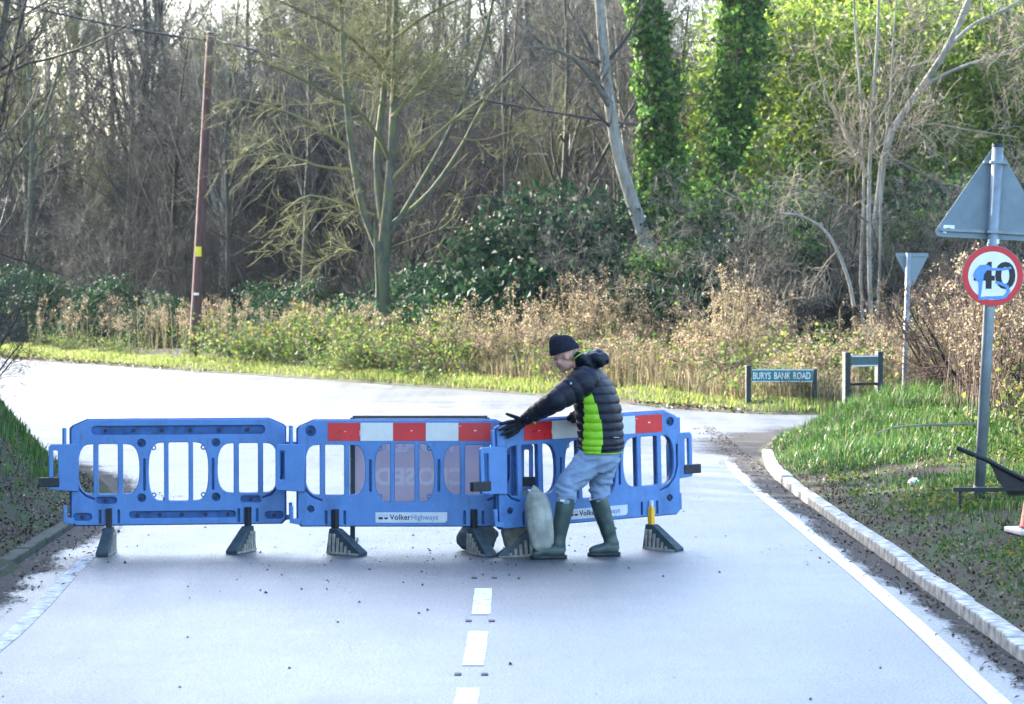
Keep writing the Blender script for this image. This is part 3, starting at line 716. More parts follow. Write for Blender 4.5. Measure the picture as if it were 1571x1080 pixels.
for wd_, cx_ in (('BURYS', -.345), ('BANK', -.005), ('ROAD', .325)):
    text('lettering', wd_, (zt - zb) * .52, cx_ * W2 / .56, zb + (zt - zb) * .24, -.0685, M['sign_white'], o, .0012, sx=.64)

# second, blank-looking board on posts, turned away
BY = 40.0
l_, r_ = at_y(1297, 575, BY), at_y(1350, 565, BY)
bs = empty('street_name_sign', ((l_.x + r_.x) / 2, BY, gz_at((l_.x + r_.x) / 2, BY)), R(24), 'dark board with two white lines on taller black posts above the lush grass', 'street sign')
z0 = bs.location.z; W2 = (r_.x - l_.x) / 2 / math.cos(R(24))
zt, zb = at_y(1320, 545, BY).z - z0, at_y(1320, 562, BY).z - z0
for s_ in (-1, 1):
    MB().box(s_ * W2 - .045, s_ * W2 + .045, -.05, .05, -.3, zt + .05).build('post', M['name_post'], bs, bevel=.008)
o = plate('board', [[(-W2 + .05, zb), (W2 - .05, zb), (W2 - .05, zt), (-W2 + .05, zt)]], -.062, -.04, .002, M['sign_grey_face'], bs)
for z_ in (zt - .02, zb + .004):
    MB().box(-W2 + .055, W2 - .055, -.067, -.060, z_, z_ + .016).build('white_line', M['sign_white'], o)
MB().box(-W2, W2, -.02, .02, zb - .28, zb - .24).build('lower_rail', M['bark_dark'], bs)

# black frame lying in the verge, cone, litter
fr_y = 23.9
q0, q1 = at_y(1462, 751, fr_y), at_y(1600, 754, fr_y)
fr = empty('sign_frame', (q0.x, fr_y, gz_at(q0.x + .4, fr_y)), 0, 'black metal sign frame tipped over in the grass behind the grey post', 'sign frame')
z0 = fr.location.z; wv = q1.x - q0.x; zb = q0.z - z0
MB().box(0, wv, -.02, .02, zb - .018, zb + .018).build('base_bar', M['black_steel'], fr, bevel=.003)
pts = [(x - q0.x, z - z0) for x, z in [(lambda v_: (v_.x, v_.z))(at_y(*k, fr_y)) for k in ((1513, 703), (1600, 748), (1600, 762), (1548, 760), (1532, 738), (1523, 718))]]
plate('panel', [pts], .03, .045, .003, M['black_steel'], fr)
pa = [at_y(*k, fr_y) for k in ((1468, 687), (1513, 705), (1600, 751))]
MB().tube([(k.x - q0.x, .02, k.z - z0) for k in pa], .022, 8).build('edge_bar', M['black_steel'], fr, True)
for x in (.06, wv - .1): MB().box(x - .015, x + .015, -.015, .015, -.12, zb).build('leg', M['black_steel'], fr)
cp = at_y(1589, 803, 21.7); cz0 = gz_at(cp.x, 21.7)
cn = empty('traffic_cone', (cp.x, 21.7, cz0), R(12), 'faded red traffic cone on a white base at the grass verge', 'traffic cone')
MB().tube([(0, 0, .03), (0, 0, .045), (0, 0, .60), (0, 0, .62)], [.135, .125, .035, .028], 24).build('cone_body', M['cone_faded'], cn, True)
MB().tube([(0, 0, .27), (0, 0, .43)], [.0935, .0675], 24, False).build('sleeve', M['cone_sleeve'], cn, True)
plate('base', [rrect(-.2, .2, -.2, .2, .04)], -.02, .02, .006, M['cone_sleeve'], cn).rotation_euler = (R(90), 0, 0)
lp_ = at_y(1402, 744, 26.5); lz = gz_at(lp_.x, 26.5)
bm = bmesh.new(); bmesh.ops.create_icosphere(bm, subdivisions=3, radius=.05)
for vv in bm.verts: vv.co *= 1 + .5 * mnoise.noise(vv.co * 40); vv.co.z *= .7
me = bpy.data.meshes.new('litter'); bm.to_mesh(me); bm.free(); me.materials.append(M['litter_white'])
o = link('litter', me); o.location = (lp_.x, 26.5, lz + .05); tag(o, 'crumpled scrap of white litter on the right-hand grass verge', 'litter')

# ------------------------------------------------------------------ telegraph pole and cables
TY = 66.8
tb_, tt2 = at_y(297, 555, TY), at_y(323, 50, TY); tz = gz_at(tb_.x, TY)
tp = empty('telegraph_pole', (tb_.x, TY, tz), 0, 'tall brown wooden telegraph pole leaning slightly at the woodland edge', 'telegraph pole')
Lp, lp2 = tt2.z - tz, tt2.x - tb_.x
MB().tube([(lp2 * k / 10, 0, -.3 if k == 0 else Lp * k / 10) for k in range(11)], [.135 - .04 * k / 10 for k in range(11)], 16).build('pole', M['pole_wood'], tp, True)
def onp(py): z_ = at_y(300, py, TY).z - tz; return lp2 * z_ / Lp, z_
x_, z_ = onp(386); MB().box(x_ - .07, x_ + .07, -.145, -.12, z_ - .12, z_ + .12).build('warning_plate', M['pole_plate_yellow'], tp, bevel=.004)
x_, z_ = onp(451); MB().box(x_ - .06, x_ + .06, -.150, -.12, z_ - .03, z_ + .03).build('number_plate', M['sign_white'], tp, bevel=.004)
MB().tube([(lp2, 0, Lp), (lp2, 0, Lp + .03)], [.115, .06], 12).build('pole_cap', M['galvanised'], tp)
MB().tube([(lp2 - .10, -.02, Lp - .17), (lp2 - .26, -.02, Lp - .20)], .025, 8).build('insulator', M['black_rubber'], tp)
def cable(label, P0, P1, sag, r=.022, n=24):
    P0, P1 = Vector(P0), Vector(P1); mid = P0
    pts = []
    for k in range(n + 1):
        t = k / n; q = P0.lerp(P1, t); q.z -= sag * 4 * t * (1 - t); pts.append(q - P0)
    o = MB().tube(pts, r, 6).build('overhead_cable', M['cable_black'], None, True); o.location = P0
    tag(o, label, 'cable'); return o
top = Vector((tb_.x + lp2, TY, tz + Lp - .18))
cable('black overhead cable running from the pole top up over the road', top + Vector((-.24, 0, 0)), at_y(-180, -52, 60.0), .16, .026)
cable('black overhead cable running from the pole down behind the mossy tree', top + Vector((.12, .02, 0)), at_y(1010, 197, 60.5), .16, .028)

# ------------------------------------------------------------------ the man
def crom(keys, n):
    k = np.array(keys, float); m = len(k); out = []
    for t in np.linspace(0, m - 1, n):
        i = min(int(t), m - 2); f = t - i
        p0, p1, p2, p3 = k[max(i - 1, 0)], k[i], k[i + 1], k[min(i + 2, m - 1)]
        out.append(0.5 * (2 * p1 + (p2 - p0) * f + (2 * p0 - 5 * p1 + 4 * p2 - p3) * f * f + (3 * p1 - p0 - 3 * p2 + p3) * f ** 3))
    return np.array(out)
PB = Vector((.56, 21.62, 0))
def W3(px, py, Y): q = at_y(px, py, Y) - PB; return (q.x, q.y, q.z)
FW = Vector((-math.cos(R(22)), math.sin(R(22)), 0)); LF = Vector((-FW.y, FW.x, 0)) * 1.0    # left side points to the camera
if LF.y > 0: LF = -LF
man = empty('person', PB, 0, 'man in black beanie, navy and lime padded jacket, jeans and wellingtons gripping the barrier', 'person')

def grid_rings(cent, U, V, A, B, n, rad=None, ex=1.0):
    """rings of n points; rad(i, theta, t) scales the section"""
    rings = []
    for i in range(len(cent)):
        ring = []
        for k in range(n):
            th = 2 * math.pi * k / n; c_, s_ = math.cos(th), math.sin(th)
            c_ = math.copysign(abs(c_) ** ex, c_); s_ = math.copysign(abs(s_) ** ex, s_)
            g = 1.0 if rad is None else rad(i / (len(cent) - 1), th)
            ring.append(Vector(cent[i]) + Vector(U[i]) * (A[i] * c_ * g) + Vector(V[i]) * (B[i] * s_ * g))
        rings.append(ring)
    return rings
def limb(keys, n_ring, n, rad=None, hint=(0, -1, 0)):
    """keys: x, y, z, radius_u, radius_v ; tube with controlled frame"""
    k = crom(keys, n_ring); cent = k[:, :3]; tan = np.gradient(cent, axis=0); U = []; V = []
    for t in tan:
        d = Vector(t).normalized(); v_ = Vector(hint); v_ = (v_ - d * v_.dot(d)).normalized(); u_ = v_.cross(d); U.append(u_); V.append(v_)
    return grid_rings(cent, U, V, k[:, 3], k[:, 4], n, rad)
def remeshed(name, me, voxel, it=4, mat=None):
    ob = bpy.data.objects.new('tmp', me); C.objects.link(ob)
    md = ob.modifiers.new('r', 'REMESH'); md.mode = 'VOXEL'; md.voxel_size = voxel
    if it: ms = ob.modifiers.new('s', 'SMOOTH'); ms.iterations = it; ms.factor = 0.5
    dg = bpy.context.evaluated_depsgraph_get(); me2 = bpy.data.meshes.new_from_object(ob.evaluated_get(dg))
    bpy.data.objects.remove(ob); bpy.data.meshes.remove(me); me2.name = name; smooth(me2); me2.materials.clear()
    if mat is not None: me2.materials.append(mat)
    return me2
def wrinkle(me, amp, f):
    for vtx in me.vertices:
        vtx.co += vtx.normal * amp * f(vtx.co)

# torso of the jacket: x, z, front half depth, side half width
TK = [(922, 693, .150, .195), (922, 682, .172, .205), (921, 662, .172, .200), (919, 640, .175, .208), (915, 615, .170, .222), (909, 592, .152, .222), (903, 575, .118, .185), (899, 562, .085, .11)]
tk = []
for px, py, a_, b_ in TK:
    x, y, z = W3(px, py, 21.66); tk.append((x, y, z, a_, b_))
NR, NT = 132, 96
tkc = crom(tk, NR)
def puff(t, n, ph=0.0, amp=.085): return 1 + amp * (abs(math.sin(math.pi * (t * n + ph))) ** .45 - .65)
def torso_rad(t, th):
    back = abs(((th - math.pi + math.pi) % (2 * math.pi)) - math.pi) / math.pi     # 0 at the back, 1 at the front
    chev = .9 * min(back, .45)
    wob = .006 * math.sin(th * 5 + t * 31) + .005 * math.sin(th * 11 - t * 17)
    return puff(t, 12, chev) + wob if t < .93 else puff(t, 12, chev, .02)
rings = grid_rings(tkc[:, :3], [-FW] * NR, [LF] * NR, tkc[:, 3], tkc[:, 4], NT, torso_rad, .86)
vv = [p for r_ in rings for p in r_]; navy, lime = [], []
for i in range(NR - 1):
    t = i / (NR - 1)
    for k in range(NT):
        th = math.degrees(2 * math.pi * (k + .5) / NT)
        f = (i * NT + k, i * NT + (k + 1) % NT, (i + 1) * NT + (k + 1) % NT, (i + 1) * NT + k)
        c0 = 84 - 10 * math.sin(t * 2.4); wd_ = 27 * (1 - max(0, t - .28) / .42) if t < .70 else -1
        (lime if c0 - wd_ * .55 < th < c0 + 16 + wd_ * .70 and wd_ > 0 and t > .004 else navy).append(f)
def part(name, vs_, fs_, mat, par):
    me = bpy.data.meshes.new(name); me.from_pydata([tuple(p) for p in vs_], [], fs_); me.update()
    bm = bmesh.new(); bm.from_mesh(me); bmesh.ops.delete(bm, geom=[v_ for v_ in bm.verts if not v_.link_faces], context='VERTS')
    bmesh.ops.recalc_face_normals(bm, faces=bm.faces[:]); bm.to_mesh(me); bm.free(); smooth(me); me.materials.append(mat)
    return link(name, me, None, par)
navy.append(tuple(range(NT)))
jacket = part('jacket', vv, navy, M['jacket'], man)
part('side_panel', vv, lime, M['lime'], jacket)
# lime hem piping
hem = [p + (p - Vector(tuple(tkc[0, :3]))).normalized() * .006 + Vector((0, 0, -.004)) for p in rings[0]]
MB().tube(hem + [hem[0]], .0045, 6, False).build('piping', M['lime'], jacket, True)

# sleeves
def sleeve(keys, name='sleeve', nb=11):
    rg = limb(keys, 110, 40, lambda t, th: puff(t, nb, .12 * math.sin(th), .15) + .012 * math.sin(th * 3 + t * 40))
    m = MB(); m.rings(rg); return m.build(name, M['jacket'], jacket, True)
sh = W3(897, 584, 21.49); el = W3(852, 615, 21.40); wr = W3(811, 640, 21.585)
def mid(a_, b_, t): return tuple(a_[i] + (b_[i] - a_[i]) * t for i in range(3))
sleeve([sh[:1] + (sh[1] + .10, sh[2] + .01) + (.088, .085), sh + (.112, .112), mid(sh, el, .5) + (.105, .105), el + (.088, .090), mid(el, wr, .5) + (.074, .078), mid(el, wr, .92) + (.058, .060), wr + (.044, .046)])
rsh = W3(898, 586, 21.86); rel = W3(899, 634, 21.99); rwr = W3(884, 640, 21.90)
sleeve([rsh + (.09, .09), mid(rsh, rel, .4) + (.09, .09), rel + (.082, .08), mid(rel, rwr, .5) + (.07, .07), rwr + (.052, .052)], nb=8)
q = limb([mid(el, wr, .95) + (.056, .058), mid(el, wr, 1.14) + (.048, .050)], 4, 24); MB().rings(q).build('cuff', M['jacket'], jacket, True)
lw = mid(el, wr, .97); MB().tube([(lw[0] + .03 + .004 * k, lw[1] - .045, lw[2] - .045 + .012 * math.sin(k)) for k in range(5)], .008, 6).build('cuff_lining', M['lime'], jacket, True)
# hood and collar
def ellipsoid(c, ax, dims, n=24, m=16):
    rg = []
    for i in range(m + 1):
        ph = math.pi * (i + .02) / (m + .04) - math.pi / 2
        rg.append([Vector(c) + ax[0] * (dims[0] * math.cos(ph) * math.cos(2 * math.pi * k / n)) + ax[1] * (dims[1] * math.cos(ph) * math.sin(2 * math.pi * k / n)) + ax[2] * (dims[2] * math.sin(ph)) for k in range(n)])
    return rg
hx = Vector((.93, 0, -.20)).normalized(); hy = Vector((0, 1, 0)); hz = hx.cross(hy); hz = -hz if hz.z < 0 else hz
hood = MB()
hood.rings(ellipsoid(W3(915, 550, 21.665), (hx, hy, hz), (.105, .135, .070)))
hood.rings(ellipsoid(W3(898, 556, 21.66), (hx, hy, hz), (.105, .125, .068)))
hood.rings(ellipsoid(W3(893, 549, 21.585), (hx, hy, hz), (.075, .055, .042)))
hm = remeshed('hood', hood.mesh('h'), .010, 6, M['jacket'])
wrinkle(hm, .010, lambda c: math.sin(c.x * 60 + c.z * 45 + c.y * 20) * .6 + mnoise.noise(c * 22))
link('hood', hm, None, jacket)
pip = [W3(*k) for k in ((878, 553, 21.555), (886, 546, 21.525), (897, 540, 21.53), (906, 535.5, 21.56))]
MB().tube(pip, .0045, 6).build('hood_piping', M['lime'], jacket, True)
o = MB().tube([W3(876, 588, 21.36), W3(876, 588, 21.335)], .009, 12).build('badge', M['grey_ink'], jacket); 
b0 = W3(946, 671, 21.49); MB().box(b0[0] - .022, b0[0] + .022, b0[1] - .004, b0[1] + .004, b0[2] - .002, b0[2] + .002).build('back_logo', M['strip_white'], jacket)

# head, tilted down
fh = Vector((-math.cos(R(10)) * math.cos(R(24)), math.sin(R(10)) * math.cos(R(24)), -math.sin(R(24)))); lh = Vector((0, 0, 1)).cross(fh).normalized(); uh = fh.cross(lh).normalized()
HC = Vector(W3(868, 545, 21.635))
def hp(f, l, u): return HC + fh * f + lh * l + uh * u
hb = MB(); ax = (fh, lh, uh)
hb.rings(ellipsoid(hp(-.005, 0, .03), ax, (.098, .078, .098)))              # skull
hb.rings(ellipsoid(hp(.028, 0, -.045), ax, (.066, .060, .072)))             # face and jaw
hb.rings(ellipsoid(hp(.070, 0, -.098), ax, (.024, .028, .020)))             # chin
hb.rings(ellipsoid(hp(.088, 0, .022), ax, (.014, .056, .014)))              # brow
hb.rings(ellipsoid(hp(.103, 0, -.030), (fh, lh, (uh + fh * .35).normalized()), (.016, .013, .030)))   # nose
hb.rings(ellipsoid(hp(.112, 0, -.044), ax, (.013, .016, .011)))
hb.rings(ellipsoid(hp(.088, 0, -.070), ax, (.014, .026, .012)))             # mouth
for s_ in (-1, 1):
    hb.rings(ellipsoid(hp(.062, s_ * .040, -.030), ax, (.024, .022, .024)))  # cheek
    hb.rings(ellipsoid(hp(-.012, s_ * .078, -.018), ax, (.020, .010, .032))) # ear
# neck, trunk, arms and legs under the clothes make one body
hipc = Vector(W3(922, 703, 21.66)); neckb = Vector(W3(897, 566, 21.66))
hb.rings(limb([tuple(neckb + Vector((.02, 0, -.03))) + (.066, .066), tuple(mid(neckb, HC, .45)) + (.056, .058), tuple(hp(-.035, 0, -.05)) + (.055, .056)], 12, 24))
hb.rings(grid_rings(tkc[4:-3:6, :3], [-FW] * len(tkc[4:-3:6]), [LF] * len(tkc[4:-3:6]), tkc[4:-3:6, 3] * .72, tkc[4:-3:6, 4] * .72, 24))
hb.rings(limb([tuple(neckb + Vector((.03, -.03, -.08))) + (.055, .055), sh + (.06, .06), mid(sh, el, .5) + (.055, .055), el + (.046, .046), mid(el, wr, .5) + (.042, .042), wr + (.030, .032), mid(el, wr, 1.04) + (.024, .026)], 30, 16))
hb.rings(limb([tuple(neckb + Vector((.03, .03, -.08))) + (.055, .055), rsh + (.055, .055), rel + (.045, .045), rwr + (.032, .032)], 24, 16))
hipL, kneL, btL, ankL = W3(914, 698, 21.59), W3(872, 742, 21.56), W3(868, 768, 21.56), W3(856, 832, 21.56)
hipR, kneR, btR, ankR = W3(931, 698, 21.74), W3(921, 742, 21.76), W3(919, 768, 21.76), W3(938, 832, 21.78)
hb.rings(grid_rings(np.array([tuple(hipc + Vector((0, 0, .14))), tuple(hipc), tuple(hipc + Vector((-.01, 0, -.10)))]), [-FW] * 3, [LF] * 3, [.12, .125, .08], [.15, .155, .13], 24))
for a_, b_, c_, d_ in ((hipL, kneL, btL, ankL), (hipR, kneR, btR, ankR)):
    hb.rings(limb([a_ + (.085, .085), mid(a_, b_, .5) + (.078, .078), b_ + (.055, .055), mid(c_, d_, .4) + (.05, .05), d_ + (.04, .04)], 30, 16, hint=(0, -1, 0)))
link('body', remeshed('body', hb.mesh('b'), .0085, 3, M['skin']), None, man)
for s_ in (-1, 1):
    MB().rings(ellipsoid(hp(.083, s_ * .031, .0), ax, (.010, .013, .007), 12, 8)).build('eye', M['eye_dark'], man, True)
    MB().tube([hp(.086, s_ * .050, .020), hp(.098, s_ * .034, .024), hp(.102, s_ * .012, .020)], [.004, .005, .004], 6).build('eyebrow', M['hair_grey'], man, True)
MB().tube([hp(.080, -.026, -.074), hp(.101, 0, -.071), hp(.080, .026, -.074)], [.002, .004, .002], 6).build('lips', M['lip'], man, True)
MB().rings(ellipsoid(hp(-.062, 0, -.004), ax, (.036, .056, .040), 20, 10)).build('hair', M['hair_grey'], man, True)
# knitted hat: ribbed dome with a turned-up band
rg = []
for i in range(30):
    t = i / 29; ring = []
    ph = t * math.pi / 2 * .999; fl = -.005 + .03 * t
    for k in range(144):
        th = 2 * math.pi * k / 144
        rib = 1 + .018 * math.cos(th * 36) * (1 - t * .6) + (.045 if t < .24 else 0)
        r_ = math.cos(ph) ** .62
        ring.append(hp(-.008 + .112 * r_ * rib * math.cos(th), .092 * r_ * rib * math.sin(th), .024 + .016 * math.cos(th) + .150 * math.sin(ph) ** 1.05))
    rg.append(ring)
MB().rings(rg).build('beanie', M['knit'], man, True)

# jeans
jb = MB()
jb.rings(grid_rings(np.array([tuple(hipc + Vector((.0, 0, .17))), tuple(hipc + Vector((0, 0, .07))), tuple(hipc + Vector((0, 0, -.02))), tuple(hipc + Vector((-.015, 0, -.11)))]), [-FW] * 4, [LF] * 4, [.140, .150, .145, .10], [.172, .182, .178, .14], 36))
jb.rings(limb([hipL + (.118, .105), mid(hipL, kneL, .45) + (.112, .098), mid(hipL, kneL, .85) + (.100, .085), kneL + (.092, .080), mid(kneL, btL, .7) + (.084, .077), btL + (.072, .068), mid(btL, ankL, .2) + (.060, .058)], 60, 32))
jb.rings(limb([hipR + (.115, .105), mid(hipR, kneR, .45) + (.100, .096), mid(hipR, kneR, .85) + (.090, .085), kneR + (.086, .080), mid(kneR, btR, .7) + (.080, .075), btR + (.068, .066), mid(btR, ankR, .2) + (.058, .056)], 60, 32))
jm = remeshed('jeans', jb.mesh('j'), .0085, 6, M['denim'])
def creases(c):
    near = math.exp(-((c.z - .56) / .11) ** 2) * 1.3 + .35 + .6 * math.exp(-((c.z - .80) / .06) ** 2)
    r1 = 1 - abs(mnoise.noise(Vector((c.x * 4 + c.z * 5, c.y * 3, c.z * 13 - c.x * 6)))) * 2.4
    r2 = 1 - abs(mnoise.noise(Vector((c.x * 6 - c.z * 9, c.y * 5 + 5, c.z * 21 + c.x * 10)))) * 2.4
    return near * (r1 * .75 + r2 * .4 - .45)
wrinkle(jm, .014, creases)
jeans = link('jeans', jm, None, man)
pk = [W3(*k) for k in ((917, 690, 21.44), (936, 688, 21.46), (937, 703, 21.455), (927, 709, 21.44), (917, 704, 21.435))]

# wellington boots
def boot(bt, ank, toe_px, heel_px, sole_y, Y, yaw):
    b = empty('boot', (0, 0, 0)); b.parent = man
    tz_, hz_ = W3(toe_px, sole_y, Y), W3(heel_px, sole_y, Y)
    z0 = -PB.z + .0
    m = MB()
    top_ = mid(bt, ank, -.06)
    m.rings(limb([top_ + (.074, .072), mid(bt, ank, .25) + (.073, .069), mid(bt, ank, .55) + (.066, .062), mid(bt, ank, .85) + (.058, .052), (ank[0], ank[1], .09) + (.062, .052), (hz_[0] - .055, ank[1], .045) + (.060, .048)], 60, 36,
                 lambda t, th: 1 + .03 * math.sin(t * 26 + 2.2 * math.sin(th)) * sstep(.35, .8, np.array(t)) * (1 - sstep(.9, 1, np.array(t)))))
    L = hz_[0] - tz_[0]
    ks = [(hz_[0] - .012, .050, .034, .040), (hz_[0] - .05, .056, .046, .046), (hz_[0] - L * .42, .064, .050, .050), (hz_[0] - L * .66, .055, .043, .054), (hz_[0] - L * .86, .045, .036, .050), (tz_[0] + .012, .037, .026, .032)]
    k = crom([(x, ank[1] - (hz_[0] - x) * math.tan(yaw), z, a_, c_) for x, z, a_, c_ in ks], 30)
    m.rings(grid_rings(k[:, :3], [Vector((0, 0, 1))] * 30, [Vector((0, 1, 0))] * 30, k[:, 3], k[:, 4], 30, None, .8))
    me = remeshed('boot_upper', m.mesh('b'), .006, 5, M['boot'])
    wrinkle(me, .004, lambda c: mnoise.noise(c * 14))
    link('upper', me, None, b)
    out = []
    for k_ in range(40):
        th = 2 * math.pi * k_ / 40; f = (1 - math.cos(th)) / 2
        x = hz_[0] + .006 - (L + .006) * f; wv_ = np.interp(f, [0, .08, .25, .5, .72, .9, 1], [0, .036, .042, .040, .054, .042, 0])
        out.append((x, ank[1] - (hz_[0] - x) * math.tan(yaw) + math.copysign(wv_, math.sin(th))))
    s = MB(); s.rings([[Vector((x, y, .001)) for x, y in out], [Vector((x, y, .016)) for x, y in out], [Vector((x, y, .030)) for x, y in out]]); s.build('sole', M['boot_sole'], b, True)
    hl = MB(); hl.box(hz_[0] - .075, hz_[0] + .002, ank[1] - .036, ank[1] + .036, .0, .032); hl.build('heel', M['boot_sole'], b, bevel=.008)
    rim = limb([mid(bt, ank, -.075) + (.077, .075), mid(bt, ank, -.045) + (.077, .075)], 4, 28); MB().rings(rim).build('rim', M['boot'], b, True)
    return b
bL = boot(btL, ankL, 813, 869, 855, 21.56, R(8)); bR = boot(btR, ankR, 901, 951, 852, 21.78, R(6))
o = MB().box(-.018, .018, -.003, .003, -.008, .008).build('badge', M['strip_white'], bL); q = W3(863, 768, 21.48); o.location = q; o.rotation_euler = (0, R(8), 0)

# gloves
def yf(X): return 22.10 + (X - .635) * math.tan(R(30)) - .050 / math.cos(R(30))
def onb(px, py, off=.020):
    Y = 21.7
    for _ in range(4): Y = yf(at_y(px, py, Y).x) - off
    return Vector(W3(px, py, Y))
def glove(wrist, knuckles, tips, thumb, pr=.017):
    m = MB()
    kc = sum(knuckles, Vector()) / 4
    m.rings(limb([tuple(wrist + (wrist - kc) * .6) + (.040, .036), tuple(wrist + (wrist - kc) * .3) + (.038, .033), tuple(wrist) + (.036, .028), tuple(wrist.lerp(kc, .5)) + (.046, .024), tuple(wrist.lerp(kc, .9)) + (.044, .019)], 16, 20))
    for k_, t_ in zip(knuckles, tips):
        d_ = t_ - k_; bend = Vector((0, -.010, 0))
        m.tube([wrist.lerp(k_, .6), k_, k_ + d_ * .45 + bend, k_ + d_ * .78 + bend * .6, t_], [.015, .0155, .0145, .0135, .011], 12)
    m.tube([wrist.lerp(kc, .3), thumb[0], thumb[0].lerp(thumb[1], .55) + Vector((0, -.006, 0)), thumb[1]], [.017, .0165, .0145, .010], 12)
    return link('glove', remeshed('glove', m.mesh('g'), .0042, 2, M['glove_black']), None, man)
kn = [onb(788, 646.5), onb(788.5, 652), onb(790.5, 657.5), onb(794, 662)]
tp_ = [onb(765.5, 650.5), onb(764.5, 660), onb(769, 667.5), onb(777.5, 672)]
glove(onb(806, 643, .045), kn, tp_, (onb(795, 641.5, .03), onb(776, 634.5, .03)))
rw = Vector(rwr); RH = [Vector(W3(876 - k * .5, 637 + k * 2.5, 21.93 + .018 * k)) for k in range(4)]
glove(rw, RH, [r_ + Vector((-.028, .035, -.045)) for r_ in RH], (rw + Vector((-.03, .03, .02)), rw + Vector((-.075, .03, -.01))))

# ------------------------------------------------------------------ vegetation generators
def unit(v_): return v_ / np.maximum(np.linalg.norm(v_, axis=-1, keepdims=True), 1e-9)
def perp(d, g):
    r_ = g.normal(size=d.shape); return unit(r_ - d * (r_ * d).sum(-1, keepdims=True))
def lines(start, dirs, length, rad, k, wob, up, g, taper=.25):
    """grow N limbs at once -> points (N,k,3), radii (N,k)"""
    N = len(start); P = np.zeros((N, k, 3)); P[:, 0] = start; d = dirs.copy(); st = (length / (k - 1))[:, None]
    for i in range(1, k):
        d = unit(d + g.normal(size=d.shape) * wob + np.array([0, 0, up])); P[:, i] = P[:, i - 1] + d * st
    return P, rad[:, None] * np.linspace(1, taper, k)[None, :]
def sprout(P, Rd, n, t0, t1, ang, ratio, rratio, k, wob, up, g, taper=.25, lmin=.05, fixed_len=None):
    N, kk, _ = P.shape
    t = g.uniform(t0, t1, (N, n)); s_ = t * (kk - 1); i = np.minimum(s_.astype(int), kk - 2); f = (s_ - i)[..., None]
    ar = np.arange(N)[:, None]; A_, B_ = P[ar, i], P[ar, i + 1]; st = (A_ + (B_ - A_) * f).reshape(-1, 3)
    tan = unit(B_ - A_).reshape(-1, 3); rp = (Rd[ar, i] + (Rd[ar, i + 1] - Rd[ar, i]) * f[..., 0]).reshape(-1)
    L = np.linalg.norm(P[:, 1:] - P[:, :-1], axis=2).sum(1)
    an = np.radians(ang) * g.uniform(.65, 1.3, len(st)); d = tan * np.cos(an)[:, None] + perp(tan, g) * np.sin(an)[:, None]
    ln = (L[:, None] * ratio * (1.15 - .65 * t)).reshape(-1) * g.uniform(.6, 1.25, len(st)) if fixed_len is None else fixed_len * g.uniform(.5, 1.4, len(st))
    return lines(st, d, np.maximum(ln, lmin), np.maximum(rp * rratio, .0035), k, wob, up, g, taper)
def tubes(groups):
    """[(P, R, sides)] -> verts, quad faces"""
    V = []; Fc = []; base = 0
    for P, Rd, n in groups:
        N, k, _ = P.shape
        d = np.zeros_like(P); d[:, 1:-1] = P[:, 2:] - P[:, :-2]; d[:, 0] = P[:, 1] - P[:, 0]; d[:, -1] = P[:, -1] - P[:, -2]; d = unit(d)
        ref = np.where(np.abs(d[:, :1, 2:3]) > .9, np.array([1.0, 0, 0]), np.array([0, 0, 1.0])); ref = np.broadcast_to(ref, d.shape)
        u = unit(np.cross(ref, d)); v_ = np.cross(d, u)
        th = np.arange(n) * 2 * math.pi / n
        ring = P[:, :, None] + (u[:, :, None] * np.cos(th)[None, None, :, None] + v_[:, :, None] * np.sin(th)[None, None, :, None]) * Rd[:, :, None, None]
        V.append(ring.reshape(-1, 3))
        b = (np.arange(N) * k * n)[:, None, None] + (np.arange(k - 1) * n)[None, :, None]; j = np.arange(n)[None, None, :]; j2 = (j + 1) % n
        Fc.append(np.stack([b + j, b + j2, b + j2 + n, b + j + n], -1).reshape(-1, 4) + base); base += N * k * n
    return np.vstack(V), np.vstack(Fc)
def leaves(P, size, g, width=.6, flat=0.0, nrm=None):
    """one bent diamond per point"""
    N = len(P); n_ = g.normal(size=(N, 3)) if nrm is None else nrm + g.normal(size=(N, 3)) * .6
    n_ = unit(n_ + np.array([0, 0, flat])); u = perp(n_, g); v_ = np.cross(n_, u); s_ = (size * g.uniform(.6, 1.35, N))[:, None]
    a_ = P - u * s_ * .5; c = P + u * s_ * .5 - n_ * s_ * .12; b = P + v_ * s_ * width * .5 + n_ * s_ * .10; d = P - v_ * s_ * width * .5 + n_ * s_ * .10
    return np.stack([a_, b, c, d], 1).reshape(-1, 3), np.arange(N * 4).reshape(-1, 4)
def blades(P, h, g, w_=.008, lean=.35):
    N = len(P); hh_ = (h * g.uniform(.55, 1.25, N))[:, None] if np.ndim(h) == 0 else (h * g.uniform(.55, 1.25, N))[:, None]
    az = g.uniform(0, 2 * math.pi, N); sd = np.stack([np.cos(az), np.sin(az), np.zeros(N)], 1); ln = np.stack([np.cos(az + 1.57 + g.normal(0, .5, N)), np.sin(az + 1.57 + g.normal(0, .5, N)), np.zeros(N)], 1)
    le_ = np.abs(g.normal(0, lean, N))[:, None]; up = np.array([0, 0, 1.0])
    m_ = P + up * hh_ * .55 + ln * hh_ * le_ * .3; t = P + up * hh_ * np.maximum(.2, 1 - le_ * .45) + ln * hh_ * le_
    w0 = w_ * g.uniform(.7, 1.3, N)[:, None]
    V = np.stack([P - sd * w0, P + sd * w0, m_ + sd * w0 * .8, m_ - sd * w0 * .8, t + sd * w0 * .15, t - sd * w0 * .15], 1).reshape(-1, 3)
    b = np.arange(N)[:, None] * 6; F_ = np.concatenate([b + np.array([[0, 1, 2, 3]]), b + np.array([[3, 2, 4, 5]])], 0)
    return V, F_
